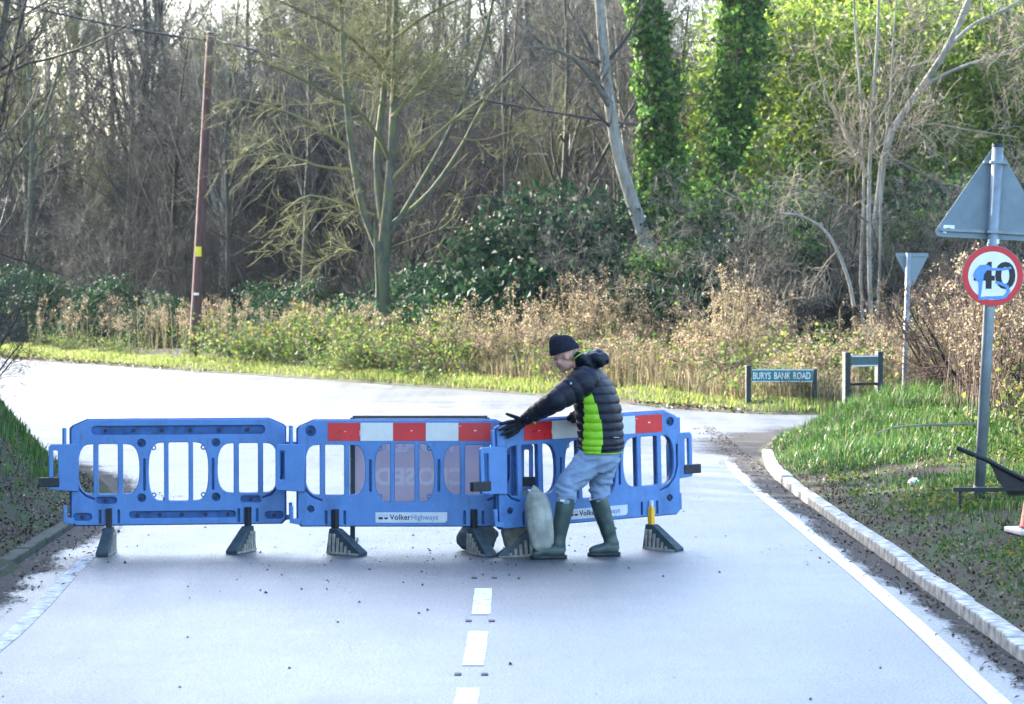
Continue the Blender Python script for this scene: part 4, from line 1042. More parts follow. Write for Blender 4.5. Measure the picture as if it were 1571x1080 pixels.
def merge(lst):
    V = []; F_ = []; b = 0
    for v_, f in lst: V.append(v_); F_.append(f + b); b += len(v_)
    return np.vstack(V), np.vstack(F_)
def arr(pts): return np.array([[tuple(p) for p in pts]], float)

# --- prototypes of bare woodland trees (trunk mesh, crown mesh)
def bare_tree(seed, H, r0, n1=20, fork=2, spread=42, twmat='twig_brown', bk='bark_grey', dense=1.25):
    g = np.random.default_rng(seed)
    tr = lines(np.array([[0, 0, -.2]]), np.array([[g.normal(0, .05), g.normal(0, .05), 1.0]]), np.array([H * .8]), np.array([r0]), 9, .06, .05, g, .22)
    fk = sprout(*tr, fork, .25, .55, 24, .72, .62, 8, .09, .10, g, .2)
    l1 = sprout(*tr, n1, .28, 1.0, spread + 8, .36, .42, 6, .14, .10, g)
    l1b = sprout(*fk, int(n1 * .6), .2, 1.0, spread, .40, .45, 6, .14, .10, g)
    L1 = (np.vstack([l1[0], l1b[0]]), np.vstack([l1[1], l1b[1]]))
    l2 = sprout(*L1, int(7 * dense), .2, 1.0, 42, .46, .5, 5, .16, .07, g)
    l3 = sprout(*l2, int(5 * dense), .15, 1.0, 40, .55, .55, 3, .18, .04, g, .4)
    l4 = sprout(*l3, 2, .2, 1.0, 38, .7, .7, 3, .2, .02, g, .5)
    l4 = (l4[0], np.maximum(l4[1], .004))
    v_, f = tubes([(tr[0], tr[1], 8), (fk[0], fk[1], 6)]); tm = np_mesh('trunk', v_, f, M[bk], True)
    v_, f = tubes([(L1[0], L1[1], 4), (l2[0], l2[1], 3), (l3[0], l3[1], 3), (l4[0], l4[1], 3)]); cm = np_mesh('crown', v_, f, M[twmat], False)
    return tm, cm
def scrub(seed, H, stems=9, twmat='twig_dark', bk='bark_dark', lean=.5, dense=1.0):
    g = np.random.default_rng(seed); az = g.uniform(0, 6.28, stems); sp = g.uniform(.1, lean, stems)
    d = unit(np.stack([np.cos(az) * sp, np.sin(az) * sp, np.ones(stems)], 1)); st = np.column_stack([np.cos(az) * .25, np.sin(az) * .25, np.full(stems, -.1)])
    tr = lines(st, d, H * g.uniform(.7, 1.1, stems), g.uniform(.018, .045, stems), 8, .13, .01, g, .25)
    l1 = sprout(*tr, 9, .12, 1.0, 48, .42, .5, 5, .2, .03, g)
    l2 = sprout(*l1, int(7 * dense), .1, 1.0, 45, .5, .55, 4, .22, .02, g, .4)
    l3 = sprout(*l2, int(4 * dense), .1, 1.0, 42, .6, .7, 3, .22, 0, g, .5)
    v_, f = tubes([(tr[0], tr[1], 5)]); tm = np_mesh('stems', v_, f, M[bk], True)
    v_, f = tubes([(l1[0], l1[1], 3), (l2[0], l2[1], 3), (l3[0], np.maximum(l3[1], .004), 3)]); cm = np_mesh('crown', v_, f, M[twmat])
    return tm, cm
def leafy(seed, size, nclump, per, lsize, mat, cr=.4, stems=7, bk='bark_dark', hollow=.5, zmin=0.0):
    """rounded evergreen bush: stems plus clumps of leaves near the surface of the crown"""
    g = np.random.default_rng(seed); sx_, sy_, sz_ = size
    u = unit(g.normal(size=(nclump, 3))); u[:, 2] = np.abs(u[:, 2]) if zmin == 0 else u[:, 2]
    rr_ = g.uniform(hollow, 1.0, nclump) ** .6 * (1 + .25 * np.sin(u[:, 0] * 5 + seed) * np.cos(u[:, 1] * 4))
    cc = u * rr_[:, None] * np.array([sx_, sy_, sz_]); cc[:, 2] += zmin
    P = (cc[:, None, :] + g.normal(size=(nclump, per, 3)) * cr * g.uniform(.5, 1.1, (nclump, 1, 1)) * np.array([1, 1, .7])).reshape(-1, 3)
    P = P[P[:, 2] > .05]
    v_, f = leaves(P, lsize, g, .5, .35, None); cm = np_mesh('foliage', v_, f, M[mat])
    d = unit(cc[g.integers(0, nclump, stems * 3)] + np.array([0, 0, .3])); n_ = len(d)
    tr = lines(np.zeros((n_, 3)) + g.normal(0, .15, (n_, 3)) * np.array([1, 1, 0]), d, np.linalg.norm(cc[:1].repeat(n_, 0), axis=1) * 0 + max(size) * .9, np.full(n_, .03), 6, .12, .05, g)
    v_, f = tubes([(tr[0], tr[1], 4)]); tm = np_mesh('stems', v_, f, M[bk], True)
    return tm, cm
def place(name, proto, x, y, rz, sc, label, cat, group, names=('trunk', 'crown'), z=None, szz=None):
    o = empty(name, (x, y, (gz_at(x, y) if z is None else z)), rz, label, cat, group)
    o.scale = (sc, sc, sc if szz is None else szz)
    for nm, me in zip(names, proto): link(nm, me, None, o)
    return o

# --- woodland far behind the road
WT = [bare_tree(11, 15, .17, 20, 2, 40, 'twig_brown', 'bark_grey'), bare_tree(12, 16.5, .15, 24, 1, 34, 'twig_grey', 'bark_grey'),
      bare_tree(13, 14, .13, 22, 3, 46, 'twig_brown', 'bark_dark'), bare_tree(14, 17, .19, 22, 2, 38, 'twig_pale', 'bark_pale'), bare_tree(15, 13, .11, 20, 2, 36, 'twig_moss', 'bark_moss')]
g = np.random.default_rng(5); pts = []
def far_ok(x, y, dmin):
    P = np.array([[x, y]]); return side(P)[0] == 1 and road_d(P)[0] > dmin
tries = 0
while len(pts) < 190 and tries < 12000:
    tries += 1
    y = g.uniform(88, 175) if len(pts) > 42 else g.uniform(63, 92); hw_ = y * .188 + 4; x = g.uniform(-hw_, hw_)
    if not far_ok(x, y, 7.0): continue
    if x / y > .055 and y < 112: continue                                # leafy trees stand here
    if abs(x / y + .015) < .022 and 70 < y < 98: continue                 # a thinner patch where the brick house shows through
    if any(math.hypot(x - q[0], y - q[1]) < 2.3 for q in pts): continue
    pts.append((x, y))
WL = {0: 'bare brown woodland tree with forked trunk behind the verge', 1: 'tall slim bare grey woodland tree behind the verge', 2: 'dark many-forked bare woodland tree behind the verge', 3: 'pale barked bare woodland tree behind the verge', 4: 'thin mossy bare woodland tree behind the verge'}
for i, (x, y) in enumerate(pts):
    k = int(g.choice(5, p=[.28, .24, .2, .14, .14]))
    place('woodland_tree', WT[k], x, y, g.uniform(0, 6.28), g.uniform(.62, .82) if y < 90 else g.uniform(.95, 1.4), WL[k], 'tree', 'bare trees of the wood, kind %d' % (k + 1))
SC = [scrub(21, 4.6), scrub(22, 5.4, 11, 'twig_dark', 'bark_dark', .7), scrub(23, 4.0, 10, 'twig_grey', 'bark_dark', .8), scrub(24, 4.2, 11, 'twig_pale', 'bark_grey', .8)]
SL = {0: 'dark tangled leafless thicket shrub at the woodland edge', 1: 'wide dark leafless thicket shrub with splayed stems', 2: 'grey twiggy leafless shrub at the woodland edge', 3: 'pale brown twiggy leafless shrub beyond the side road'}
cnt = 0; tries = 0; spts = []
while cnt < 96 and tries < 6000:
    tries += 1
    y = g.uniform(52, 96); hw_ = y * .188 + 3; x = g.uniform(-hw_, hw_)
    P = np.array([[x, y]])
    if side(P)[0] != 1: continue
    d = road_d(P)[0]
    if d < (5.6 if x < 2 else 4.5) or d > 26: continue
    if any(math.hypot(x - q[0], y - q[1]) < 1.35 for q in spts): continue
    if x / y > .02 and g.random() < .35: continue
    
    if abs(x / y + .015) < .014 and y > 66: continue
    spts.append((x, y)); k = int(g.choice([0, 1, 2], p=[.42, .36, .22])) if x / y < .075 else int(g.choice([2, 3], p=[.35, .65]))
    place('thicket_shrub', SC[k], x, y, g.uniform(0, 6.28), g.uniform(.75, 1.15), SL[k], 'shrub', 'leafless shrubs under the trees, kind %d' % (k + 1), ('stems', 'crown')); cnt += 1

n0 = 0; tries = 0
while n0 < 85 and tries < 5000:
    tries += 1
    y = g.uniform(80, 125); hw_ = y * .188 + 3; x = g.uniform(-hw_, y * .06)
    if not far_ok(x, y, 9): continue
    if abs(x / y + .015) < .02 and y < 102: continue
    k = int(g.choice([0, 1, 2], p=[.35, .3, .35])); n0 += 1
    place('thicket_shrub', SC[k], x, y, g.uniform(0, 6.28), g.uniform(1.3, 1.9), ['large dark tangled thicket shrub deep in the wood', 'large wide thicket shrub with splayed stems deep in the wood', 'large grey twiggy thicket shrub deep in the wood'][k], 'shrub', 'leafless shrubs deep in the wood, kind %d' % (k + 1), ('stems', 'crown'))
# --- the mossy many-stemmed tree
def px_path(pp, Y, dy=None): return arr([at_y(a_, b_, Y + (0 if dy is None else dy[i])) for i, (a_, b_) in enumerate(pp)])
def resample(P, k):
    p = crom(P[0], k); return p[None]
def pix_tree(name, label, Y, trunks, limbs, tw, bk, seed, n2=9, n3=6, ln2=1.3, ln3=.55, cat='tree', group=None, up2=.03, extra=2):
    """trunk and main limbs follow measured outlines; the finer branches are grown"""
    g = np.random.default_rng(seed); b0 = at_y(*trunks[0][0][0], Y); root = empty(name, (b0.x, Y, gz_at(b0.x, Y)), 0, label, cat, group)
    off = np.array([b0.x, Y, root.location.z]); T = []; Ls = []
    for pp, r0, r1, dys in trunks:
        P = resample(px_path(pp, Y, dys), 12) - off; T.append((P, np.linspace(r0, r1, 12)[None], 9))
    for pp, r0, r1, dys in limbs:
        P = resample(px_path(pp, Y, dys), 9) - off; Ls.append((P, np.linspace(r0, r1, 9)[None]))
    v_, f = tubes(T); link('trunk', np_mesh('trunk', v_, f, M[bk], True), None, root)
    allL = [(P, Rd) for P, Rd in Ls]; G = [(P, Rd, 6) for P, Rd in Ls]
    src = [(np.vstack([resample(P, 9) for P, _, _ in (T[1:4] or T)]), np.vstack([np.interp(np.linspace(0, 1, 9), np.linspace(0, 1, 12), Rd[0])[None] for _, Rd, _ in (T[1:4] or T)]))] if extra else []
    if src:
        s0 = sprout(*src[0], extra * 5, .42, 1.0, 58, .20, .35, 6, .12, .04, g); allL.append((resample_many(s0[0], 9), resample_rad(s0[1], 9))); G.append((s0[0], s0[1], 4))
    A_ = np.vstack([p for p, _ in allL]); B_ = np.vstack([r_ for _, r_ in allL])
    l2 = sprout(A_, B_, n2, .12, 1.0, 46, .4, .42, 6, .15, up2, g, fixed_len=ln2); l3 = sprout(*l2, n3, .1, 1.0, 42, .5, .5, 4, .18, .02, g, .4, fixed_len=ln3); l4 = sprout(*l3, 2, .2, 1, 40, .6, .7, 3, .2, 0, g, .5)
    G += [(l2[0], l2[1], 4), (l3[0], np.maximum(l3[1], .005), 3), (l4[0], np.maximum(l4[1], .004), 3)]
    v_, f = tubes(G); link('crown', np_mesh('crown', v_, f, M[tw]), None, root)
    return root
def resample_many(P, k):
    t = np.linspace(0, P.shape[1] - 1, k); i = np.minimum(t.astype(int), P.shape[1] - 2); f = (t - i)[None, :, None]
    return P[:, i] * (1 - f) + P[:, i + 1] * f
def resample_rad(Rd, k):
    t = np.linspace(0, Rd.shape[1] - 1, k); i = np.minimum(t.astype(int), Rd.shape[1] - 2); f = (t - i)[None, :]
    return Rd[:, i] * (1 - f) + Rd[:, i + 1] * f
MT = 62.6
pix_tree('mossy_tree', 'large mossy yellow-green bare tree with several upright stems behind the verge', MT,
    [([(588, 560), (586, 480), (588, 400), (593, 330)], .19, .13, None),
     ([(590, 360), (600, 250), (605, 140), (607, 20), (610, -120)], .125, .05, (0, 0, .2, .3, .5)),
     ([(590, 360), (578, 250), (590, 130), (596, 10), (592, -120)], .10, .045, (0, .4, .6, .8, 1)),
     ([(588, 400), (556, 320), (538, 220), (528, 110), (522, -20), (515, -120)], .09, .04, (0, -.3, -.5, -.7, -.8, -1)),
     ([(560, 555), (578, 480), (577, 400), (574, 340)], .045, .03, (-.4, -.35, -.3, -.3)),
     ([(592, 370), (640, 290), (690, 200), (735, 90), (765, -40)], .07, .03, (0, -.2, -.4, -.5, -.6)),
     ([(593, 350), (655, 300), (705, 230), (748, 150), (800, 95)], .07, .025, (0, .3, .6, .9, 1.2))],
    [([(596, 280), (660, 215), (720, 165), (790, 120)], .05, .012, (0, -.5, -1, -1.5)), ([(600, 250), (560, 180), (480, 130), (400, 95), (345, 92)], .055, .012, (0, -.4, -.9, -1.3, -1.6)),
     ([(538, 230), (480, 190), (420, 165), (360, 150)], .045, .012, (0, .4, .8, 1.2)), ([(545, 260), (490, 255), (430, 235), (365, 240)], .04, .01, (0, -.3, -.6, -.9)),
     ([(602, 180), (655, 110), (700, 60), (760, 10)], .05, .014, (0, .4, .8, 1.2)), ([(600, 120), (540, 60), (470, 20), (400, -10)], .05, .014, (0, -.3, -.8, -1.2)),
     ([(575, 330), (520, 310), (470, 300), (430, 330)], .035, .01, (0, -.3, -.6, -.9)), ([(590, 385), (640, 365), (690, 350), (720, 372)], .035, .01, (0, -.2, -.5, -.7)),
     ([(588, 400), (540, 385), (500, 390), (470, 380)], .03, .01, (0, -.2, -.5, -.7)), ([(604, 60), (660, 20), (730, -10), (800, -20)], .045, .012, (0, -.4, -.8, -1.2)),
     ([(528, 120), (470, 70), (410, 50), (360, 40)], .04, .012, (0, .3, .7, 1)), ([(690, 210), (740, 215), (790, 200), (830, 205)], .03, .01, (0, -.2, -.4, -.6))],
    'twig_moss', 'bark_moss', 31, 13, 7, 1.3, .5)
pix_tree('leaning_tree', 'smooth grey tree leaning left beside the first ivy column', 59.3,
    [([(1016, 470), (1003, 405), (975, 325), (948, 235), (934, 150), (924, 60), (916, -60)], .17, .10, None)],
    [([(938, 170), (915, 130), (880, 90), (835, 72), (795, 75)], .075, .02, (0, -.3, -.6, -.9, -1.2)), ([(926, 100), (960, 60), (985, 10), (1000, -60)], .05, .015, None), ([(930, 130), (900, 60), (870, 10), (850, -50)], .045, .012, (0, .4, .8, 1.2))],
    'twig_grey', 'bark_pale', 33, 7, 5, 1.2, .5, extra=1)
pix_tree('pale_tree', 'slender pale-stemmed bare tree standing before the bright green leaves', 51.0,
    [([(1338, 520), (1334, 420), (1333, 300), (1338, 180), (1346, 60), (1350, -60)], .045, .025, None), ([(1326, 520), (1320, 420), (1325, 300), (1322, 170), (1312, 40), (1308, -60)], .032, .018, (.2,) * 6),
     ([(1345, 510), (1350, 400), (1352, 280), (1365, 160), (1372, 40), (1380, -60)], .028, .015, (.4,) * 6)],
    [([(1335, 280), (1300, 210), (1270, 150), (1250, 80)], .03, .01, (0, -.3, -.6, -.8)), ([(1340, 200), (1380, 130), (1410, 70), (1425, 0)], .03, .01, (0, .2, .4, .6)), ([(1330, 340), (1290, 310), (1240, 290), (1200, 300)], .025, .008, (0, -.3, -.5, -.8))],
    'twig_pale', 'bark_pale', 35, 9, 6, 1.0, .45, extra=2)
pix_tree('sloping_tree', 'pale grey tree limb sloping up to the right above the triangular sign', 54.0,
    [([(1320, 520), (1345, 330), (1362, 215), (1410, 140), (1455, 70), (1490, -10), (1510, -80)], .08, .055, None), ([(1420, 130), (1470, 105), (1530, 85), (1600, 60)], .045, .022, (0, -.2, -.4, -.6)), ([(1450, 80), (1490, 40), (1550, 10), (1610, -30)], .042, .022, (0, .3, .6, 1))],
    [([(1380, 195), (1430, 190), (1490, 200), (1560, 210)], .035, .01, (0, -.3, -.6, -.8)), ([(1360, 240), (1420, 270), (1470, 300), (1520, 350)], .035, .01, (0, -.3, -.5, -.7))],
    'twig_pale', 'bark_pale', 37, 8, 6, 1.1, .5, extra=1)
fb = pix_tree('fallen_branch', 'pale dead branch arching down out of the hedge beyond the side road', 49.5,
    [([(1310, 470), (1302, 430), (1285, 385), (1262, 350), (1225, 330), (1185, 328)], .035, .02, None)], [([(1285, 385), (1270, 400), (1250, 430), (1240, 460)], .018, .006, None)], 'twig_pale', 'bark_pale', 39, 5, 4, .5, .3, 'branch', None, 0, 0)

# --- ivy columns
def ivy(name, label, Y, path, prof, nleaf, seed, mat='ivy_leaf', lsize=.12, bk='bark_dark'):
    g = np.random.default_rng(seed); P = crom([tuple(at_y(a_, b_, Y)) for a_, b_ in path], 40); b0 = P[0].copy(); b0[2] = gz_at(b0[0], Y)
    root = empty(name, tuple(b0), 0, label, 'tree'); P = P - b0
    v_, f = tubes([(P[None], np.linspace(.2, .09, 40)[None], 8)]); link('trunk', np_mesh('trunk', v_, f, M[bk], True), None, root)
    t = g.uniform(0, 1, nleaf); th = g.uniform(0, 2 * math.pi, nleaf); c = np.stack([np.interp(t * 39, np.arange(40), P[:, i]) for i in range(3)], 1)
    r_ = np.interp(t, [q[0] for q in prof], [q[1] for q in prof])
    lump = vnoise(np.stack([th * 1.5 + seed, t * 16], 1), .9, seed) * 1.25 + vnoise(np.stack([th * 3.5, t * 60], 1), 1.0, seed + 1) * .5
    rr_ = r_ * (.30 + .80 * lump) * g.uniform(.45, 1.05, nleaf) ** .5
    o = np.stack([np.cos(th), np.sin(th), np.zeros(nleaf)], 1); L = c + o * rr_[:, None] + g.normal(0, .05, (nleaf, 3))
    v_, f = leaves(L, lsize, g, .85, .2, o); link('ivy', np_mesh('ivy', v_, f, M[mat]), None, root)
    g2 = np.random.default_rng(seed + 5); nl = 70; ti = g2.uniform(.2, 1, nl); st = np.stack([np.interp(ti * 39, np.arange(40), P[:, i]) for i in range(3)], 1); a2 = g2.uniform(0, 6.28, nl)
    tr = lines(st, unit(np.stack([np.cos(a2), np.sin(a2), g2.uniform(-.2, .8, nl)], 1)), g2.uniform(.8, 1.9, nl), np.full(nl, .016), 6, .15, .02, g2); l2 = sprout(*tr, 4, .3, 1, 40, .4, .6, 4, .15, 0, g2)
    v_, f = tubes([(tr[0], tr[1], 4), (l2[0], l2[1], 3)]); link('twigs', np_mesh('twigs', v_, f, M['twig_grey']), None, root)
    return root
ivy('ivy_clad_tree', 'tree trunk wrapped in dark green ivy, tapering column beside the leaning tree', 60.5, [(1012, 500), (1010, 400), (1012, 300), (1010, 200), (1004, 90), (992, 0), (985, -60)], [(0, .66), (.3, .54), (.55, .52), (.8, .34), (1, .18)], 12000, 3)
ivy('ivy_clad_tree', 'tree trunk wrapped in ivy with bare dark lower stem, next to bright leafy trees', 63.0, [(1098, 500), (1100, 400), (1104, 280), (1122, 190), (1135, 100), (1140, 0), (1142, -60)], [(0, .4), (.30, .25), (.42, .45), (.6, .68), (.8, .66), (1, .5)], 11000, 9)

# --- sunlit leafy trees on the right and evergreen bushes
BT = [leafy(41, (2.4, 2.2, 3.4), 150, 85, .15, 'bright_leaf', .42, 9, 'bark_grey', .45, 5.5), leafy(42, (2.0, 2.0, 2.8), 120, 85, .15, 'bright_leaf', .40, 9, 'bark_grey', .45, 4.6)]
def trunked(proto, H):
    g = np.random.default_rng(int(H * 10)); tr = lines(np.array([[0, 0, -.2]]), np.array([[0, 0, 1.0]]), np.array([H]), np.array([.13]), 9, .07, .05, g, .3); l1 = sprout(*tr, 16, .35, 1, 48, .35, .5, 6, .14, .08, g); l2 = sprout(*l1, 6, .2, 1, 42, .5, .5, 4, .15, .03, g)
    v_, f = tubes([(tr[0], tr[1], 8), (l1[0], l1[1], 4), (l2[0], l2[1], 3)]); return np_mesh('trunk', v_, f, M['bark_grey'], True), proto[1]
BT = [trunked(BT[0], 8.2), trunked(BT[1], 7.0)]
for i, (px, Y, sc, k) in enumerate(((1215, 67, 1.0, 0), (1290, 70, 1.12, 1), (1375, 66, 1.0, 0), (1455, 69, 1.1, 1), (1530, 65, 1.0, 0), (1600, 68, 1.1, 1), (1170, 72, 1.15, 1), (1420, 75, 1.35, 0), (1550, 77, 1.4, 1), (1260, 78, 1.35, 0))):
    x = at_y(px, 400, Y).x
    ll = ['sunlit leafy tree between the second ivy column and the pale-stemmed tree', 'sunlit leafy tree directly behind the pale-stemmed tree', 'sunlit leafy tree behind the foot of the sloping limb', 'sunlit leafy tree behind the sloping limb, left of the triangular sign', 'sunlit leafy tree behind the triangular sign back', None, 'sunlit leafy tree just behind the second ivy column'][i] if i < 7 else None
    place('leafy_tree', BT[k], x, Y, i * 1.7, sc, ll or ['taller yellow-green leafy tree rising at the back of the leafy group', 'shorter yellow-green leafy tree at the back of the leafy group'][k], 'tree', 'sunlit leafy trees, kind %d' % (k + 1))
EV = [leafy(51, (1.7, 1.5, 2.7), 95, 75, .14, 'evergreen_leaf', .33, 7), leafy(52, (2.1, 1.7, 2.2), 95, 75, .13, 'evergreen_leaf', .36, 7), leafy(53, (1.3, 1.2, 3.3), 80, 75, .12, 'ivy_leaf', .30, 7)]
EL = ['tall dark evergreen bush with glossy leaves at the woodland edge', 'low spreading dark evergreen bush at the woodland edge', 'upright ivy-covered bush among the hedge stems']
for i, (px, Y, sc, k) in enumerate(((655, 63, .7, 1), (705, 62, .75, 1), (760, 62, 1.1, 0), (815, 61.5, 1.35, 1), (862, 61, 1.35, 0), (905, 60.5, 1.45, 1), (950, 60.2, 1.25, 0), (990, 57.5, .92, 1), (1030, 57, .92, 2), (1065, 56, .95, 0), (1105, 55.5, .95, 1), (1150, 55, 1.0, 0), (1195, 56, 1.0, 2),
                                    (1240, 57, 1.05, 0), (1290, 57, .95, 1), (1370, 57, 1.1, 0), (1440, 56, 1.1, 2), (1500, 57, 1.15, 0), (1555, 55, 1.0, 1), (1180, 60, 1.3, 2), (1060, 62, 1.4, 2), (1400, 60, 1.3, 0), (1530, 60, 1.3, 0), (540, 67.5, .6, 1), (470, 69.5, .75, 1), (405, 71, .6, 0), (250, 75, .6, 1), (170, 77.5, .8, 1), (95, 79.5, .65, 0), (30, 80, .9, 1), (640, 66, .9, 1))):
    x = at_y(px, 450, Y).x
    place('evergreen_bush', EV[k], x, Y, i * 2.1, sc, EL[k], 'bush', 'evergreen bushes at the wood edge, kind %d' % (k + 1), ('stems', 'foliage'))

for i, (x, y, sc, k) in enumerate(((-10.3, 13, 2.5, 0), (-10.7, 16.5, 2.7, 0), (-11.2, 20, 2.6, 0), (-12.2, 23.5, 2.8, 0), (-13, 27, 2.8, 0), (-13.6, 30.5, 2.8, 0), (-14.2, 34, 2.7, 0), (-15.2, 37.5, 2.6, 0), (-15.6, 41, 2.4, 0), (-16.5, 44, 2.5, 0), (-16.5, 24, 3.2, 0), (-17.5, 30, 3.4, 0), (-18.5, 36, 3.3, 0), (-19.5, 41, 3.3, 0))):
    place('bank_tree', EV[k], x, y, i * 1.9, sc, 'tall evergreen tree shading the road from the left-hand bank', 'tree', 'evergreen trees on the left-hand bank', ('trunk', 'crown'), None, sc * 1.6)
# --- brick house glimpsed through the wood
HY = 104.0; hx_ = at_y(728, 320, HY).x
hs = empty('brick_house', (hx_, HY, gz_at(hx_, HY)), R(8), 'red brick house with tiled roof glimpsed through the bare trees', 'house')
w_ = MB(); w_.box(-4.2, 4.2, 0, 6, 0, 4.3); w_.build('wall', M['brick_red'], hs)
w_ = MB(); w_.add([(-4.5, -.4, 4.25), (4.5, -.4, 4.25), (4.5, 6.4, 4.25), (-4.5, 6.4, 4.25), (-4.5, 3, 7.4), (4.5, 3, 7.4)], [(0, 1, 5, 4), (2, 3, 4, 5), (0, 4, 3), (1, 2, 5), (0, 3, 2, 1)]); rf = w_.build('roof', M['roof_tile'], hs)
MB().box(2.2, 3.0, 2.6, 3.4, 6.6, 8.6).build('chimney', M['brick_red'], rf)
for x in (-2.6, 0, 2.6):
    wn = MB().box(x - .55, x + .55, -.05, .02, 1.0, 2.3).build('window', M['sign_white'], hs); MB().box(x - .47, x + .47, -.07, -.045, 1.08, 2.22).build('pane', M['window_glass'], wn)

# ------------------------------------------------------------------ verge plants
def scatter(n, x0, x1, y0, y1, g, sd, dlo, dhi, dens=None):
    P = np.column_stack([g.uniform(x0, x1, n), g.uniform(y0, y1, n)]); s_ = side(P); d = road_d(P)
    ok = (s_ == sd) & (d > dlo) & (d < dhi)
    if dens is not None: ok &= g.random(n) < dens(P, d)
    P, d = P[ok], d[ok]
    return np.column_stack([P, ground_h(P, d, s_[ok])]), d
def far_band(n, g, dlo, dhi, t0=-.2, t1=1.0):
    """points on the far verge, d metres behind the road edge; t 0 at the side road, 1 at the left of the frame"""
    A_, B_ = np.array([3.75, 43.0]), np.array([-16.5, 77.2]); u = (B_ - A_) / np.linalg.norm(B_ - A_); nn_ = np.array([-u[1], u[0]]); nn_ = nn_ if nn_[1] > 0 else -nn_
    if nn_[0] < 0: nn_ = -nn_
    L = np.linalg.norm(B_ - A_); t = g.uniform(t0, t1, n) * L; P = A_ + t[:, None] * u + g.uniform(dlo, dhi, n)[:, None] * nn_
    d = road_d(P); s_ = side(P); ok = (s_ == 1) & (d > dlo * .7); P, d = P[ok], d[ok]
    return np.column_stack([P, ground_h(P, d, s_[ok])]), d
g = np.random.default_rng(77)
def stuff(name, v_, f, mat, label, cat):
    o = link(name, np_mesh(name, v_, f, mat)); tag(o, label, cat, kind='stuff'); return o
# lush grass on the right-hand mound
P, d = scatter(112000, 2.9, 11, 29, 40.2, g, 0, .12, 8, lambda P, d: .25 + .75 * sstep(.2, .8, d) * (vnoise(P, .8, 3) * .8 + .3))
h = (.10 + .22 * vnoise(P[:, :2], 1.1, 4)) * (.4 + .6 * sstep(.1, 1.0, d)); stuff('grass', *blades(P, h, g, .0058, .85), M['grass_lush'], 'lush green grass on the mound by the street name board', 'grass')
P, d = scatter(52000, 3.0, 8, 12, 30, g, 0, .35, 6, lambda P, d: np.clip(sstep(.25, .5, vnoise(P, 1.3, 6)) * .9 * sstep(.4, 1.4, d) + .12, 0, 1))
stuff('grass', *blades(P, .05 + .10 * vnoise(P[:, :2], .7, 8) * sstep(.3, 2, d), g, .006, .6), M['grass_lush'], 'patchy short grass on the right-hand verge near the kerb', 'grass')
P, d = scatter(56000, -9, -3.6, 13, 36, g, 2, .45, 5, lambda P, d: .2 + .9 * sstep(.35, .9, d) * sstep(.15, .4, vnoise(P, 1.0, 9)))
stuff('grass', *blades(P, .08 + .12 * vnoise(P[:, :2], .9, 10), g, .006, .5), M['grass_lush'], 'green grass on the shaded left-hand bank', 'grass')
P, d = far_band(64000, g, .2, 2.2, -.15, 1.05); kp = g.random(len(P)) < .35 + .9 * vnoise(P[:, :2], .9, 13); P = P[kp]; stuff('grass', *blades(P, .05 + .13 * vnoise(P[:, :2], 1.2, 12), g, .007, .6), M['grass_sunny'], 'sunlit strip of grass along the far side of the road', 'grass')
# dead weeds with seed heads
def weeds(P, H, g, head=1.0, nh=12):
    N = len(P); hh_ = H * g.uniform(.6, 1.2, N); d0 = unit(np.stack([g.normal(0, .12, N), g.normal(0, .12, N), np.ones(N)], 1))
    st = lines(P, d0, hh_, np.full(N, .0075), 5, .05, .02, g, .5); br = sprout(*st, 5, .45, 1.0, 32, .28, .7, 3, .1, .08, g, .6)
    tips = np.vstack([st[0][:, -1], br[0][:, -1]]); keep = g.random(len(tips)) < .75 * head; tips = tips[keep]
    hd = (tips[:, None] + g.normal(size=(len(tips), nh, 3)) * np.array([.035, .035, .035])).reshape(-1, 3)
    return tubes([(st[0], st[1], 3), (br[0], br[1], 3)]), leaves(hd, .038, g, .7)
P, d = far_band(3400, g, 1.8, 5.5, -.25, .40); H = .35 + 1.75 * vnoise(P[:, :2], 1.3, 15) ** 1.4 * np.interp(d, [1.8, 3.0], [.6, 1]); kp = g.random(len(P)) < sstep(.2, .75, vnoise(P[:, :2], 1.0, 16)) + .06; P, d, H = P[kp], d[kp], H[kp]
sv, hv = weeds(P, H * .95, g); stuff('dead_weed_stems', *sv, M['straw'], 'brown dead weed stalks along the far verge behind the man', 'weeds'); stuff('dead_weed_heads', *hv, M['seed_head'], 'tan fluffy seed heads on the dead weeds of the far verge', 'weeds')
P, d = far_band(520, g, 2.0, 6.0, .40, 1.05); sv, hv = weeds(P, np.full(len(P), 1.2), g, .5); stuff('dead_weed_stems', *sv, M['straw'], 'sparse dead weed stalks near the telegraph pole', 'weeds'); stuff('dead_weed_heads', *hv, M['seed_head'], 'sparse brown seed heads near the telegraph pole', 'weeds')
P, d = far_band(26000, g, 1.4, 4.5, -.25, .46); stuff('dry_grass', *blades(P, .35 + .45 * vnoise(P[:, :2], 1.3, 18), g, .007, .5), M['straw'], 'pale dry grass at the foot of the dead weeds', 'grass')
P, d = scatter(8000, 4.6, 11, 27, 40, g, 0, 1.8, 9, lambda P, d: sstep(1.9, 3.0, d - (P[:, 1] < 31) * .7) * .32); sv, hv = weeds(P, .8 + 1.0 * vnoise(P[:, :2], 1.2, 22), g, .8, 10)
stuff('dead_weed_stems', *sv, M['twig_russet'], 'dark dead weed stalks behind the round sign post', 'weeds'); stuff('dead_weed_heads', *hv, M['seed_head'], 'curled brown seed heads behind the round sign post', 'weeds')
